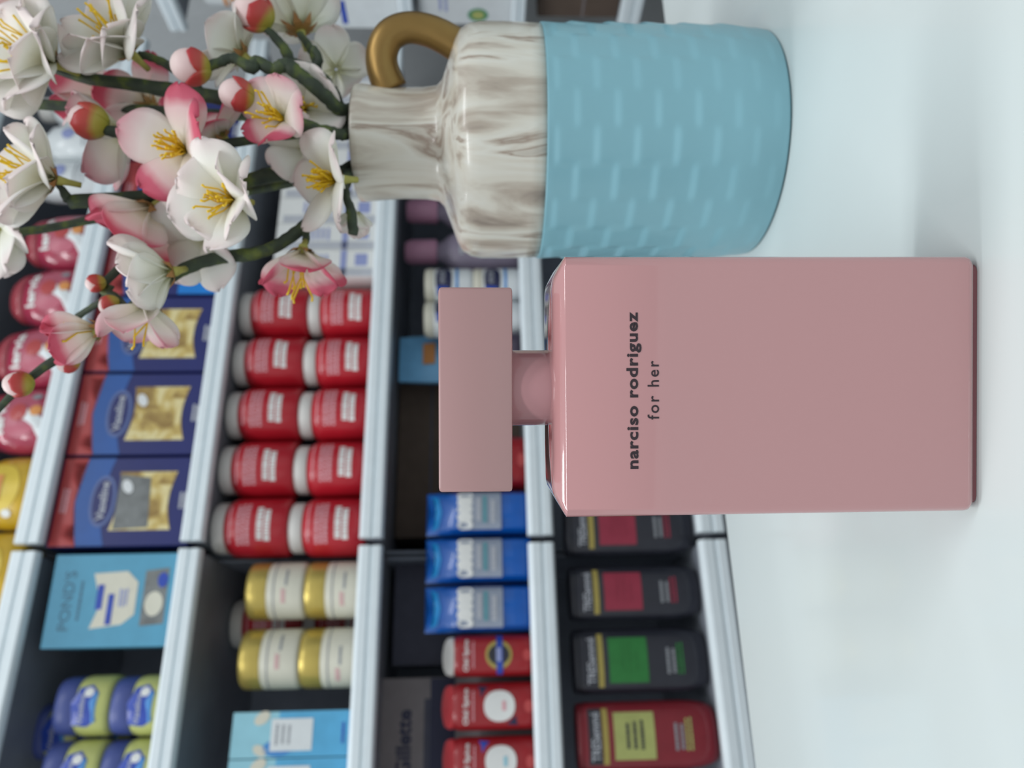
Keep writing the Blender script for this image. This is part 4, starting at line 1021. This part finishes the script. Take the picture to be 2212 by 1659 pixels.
for i in range(4):
    put(yj if i == 0 else copy_tree(yj), sy0 - 0.009 - pitch * 1.06 * i - (0.012 if i > 1 else 0), df + pitch * 0.36, za, 'yellow domed jar with round label, ' + ['next to the pink jars', 'second from the pink jars', 'third from the pink jars', 'farthest from the pink jars'][i], 'jar', 'yellow domed jars')
# --- white bottles on the top rail
def white_bottle(w, h):
    e = empty('white_bottle', (0, 0, 0)); r = w / 2
    MB().lathe([(r * 0.9, 0), (r, h * 0.03), (r, h * 0.62), (r * 0.9, h * 0.74), (r * 0.6, h * 0.82), (r * 0.5, h * 0.84)], 32, sy=0.8).build('body', M_wht, e, smooth=True, angle=60)
    MB().lathe([(r * 0.55, h * 0.84), (r * 0.58, h * 0.85), (r * 0.56, h * 0.985), (r * 0.5, h)], 24).build('cap', M_capw, e, smooth=True, angle=50)
    mp = lambda x, z: (x, -0.8 * math.sqrt(max(0, r * r - x * x)) - 0.0008, z)
    patch(0, 0, 0, 0, mp, M_lav, e, 'emblem', poly=ell(w * 0.05, h * 0.52, w * 0.16, h * 0.07))
    bars(w * 0.6, 0, h * 0.30, 3, h * 0.05, mp, M_grey, e, 61, fill=0.3)
    return e
s, w, h, z = fit(330, 410, 30, 0, 0.012, xb=215); wbt = white_bottle(w, h)
for i in range(5):
    si = s + w * 1.03 * i
    if si + w / 2 > SC_ - 0.005: break
    put(wbt if i == 0 else copy_tree(wbt), si, 0.012 + w * 0.42, z, 'white bottle with lavender emblem, ' + ['next to the pink jars', 'second from the pink jars', 'third from the pink jars', 'fourth from the pink jars', 'nearest the shelf corner'][i], 'bottle', 'white bottles behind the blossoms')

# --- goods on the side shelves at the corner
def side(name, q, back, d, z0, label, cat): return empty(name, PC + N * q + T * (back + d / 2) + Vector((0, 0, z0)), RZ, label, cat)
def sfit(y0, y1, xt, zb, df):
    qa, qb = SR(xt + 20, y1, df)[0], SR(xt + 20, y0, df)[0]; return (qa + qb) / 2, abs(qb - qa), SR(xt, (y0 + y1) / 2, df)[1] - zb, zb
RD = [a - 0.004 for a, b in RLEV]
# white carton with coloured logo (level above the handle)
q, w, h, z = sfit(-70, 60, 660, RD[2], 0.012); D = 0.09
e = side('diaper_carton', q, 0.012, D, z, 'white carton with green, orange and blue mark above the gold handle', 'box')
MB().rbox(w, D, h, 0.0012).build('carton', M_wht, e); y = -D / 2 - 0.0003
patch(0, 0, 0, 0, flat_map(y), M_lgreen, e, 'green_mark', poly=ell(-w * 0.10, h * 0.80, w * 0.06, h * 0.04))
patch(0, 0, 0, 0, flat_map(y - 0.0002), M_ored, e, 'orange_mark', poly=ell(-w * 0.20, h * 0.73, w * 0.10, h * 0.05))
patch(-w * 0.42, -w * 0.02, h * 0.60, h * 0.66, flat_map(y), M_lab, e, 'blue_band')
q2 = q - w / 2 - 0.03
q, w, h, z = sfit(-60, 52, 905, RD[3], 0.012)
e = side('white_tissue_carton', q, 0.012, D, z, 'white carton with round green mark beside the vase shoulder', 'box')
MB().rbox(w, D, h, 0.0012).build('carton', M_wht, e)
patch(0, 0, 0, 0, flat_map(y), M_lgreen, e, 'round_mark', poly=ell(-w * 0.30, h * 0.38, w * 0.13, h * 0.11))
patch(0, 0, 0, 0, flat_map(y - 0.0002), M_sqlime, e, 'round_mark_centre', poly=ell(-w * 0.30, h * 0.38, w * 0.08, h * 0.07))
bars(w * 0.5, 0, h * 0.75, 2, h * 0.06, flat_map(y), M_lav, e, 71, fill=0.5)
q, w, h, z = sfit(-60, 36, 1150, RD[4], 0.03)
e = side('brown_carton', q, 0.03, D, z, 'brown cardboard box on the side shelf beside the blue vase body', 'box')
MB().rbox(w, D, h * 0.93, 0.0012).build('carton', M_kraft, e)
MB().box(-w * 0.5, w * 0.5, -D / 2 - 0.0006, -D / 2 - 0.0001, h * 0.40, h * 0.42).build('tape', M_tau, e)
q, w, h, z = sfit(-30, 30, 404, RD[1], 0.02)
e = side('lotion_bottle', q, 0.02, w, z, 'white lotion bottle with faint orange print above the red bud', 'bottle'); r = w / 2
h = min(h, RD[0] - RD[1] - 0.05)
MB().lathe([(r * 0.9, 0), (r, h * 0.03), (r, h * 0.84), (r * 0.9, h * 0.93), (r * 0.55, h * 0.97)], 32).build('body', M_wht, e, smooth=True, angle=60)
MB().lathe([(r * 0.45, h * 0.97), (r * 0.45, h * 1.06), (r * 0.38, h * 1.07)], 24).build('cap', M_cred, e, smooth=True, angle=50)
bars(w * 0.6, 0, h * 0.60, 3, h * 0.08, cyl_map(r, r, 0.0006), M_oprint, e, 72, fill=0.6)
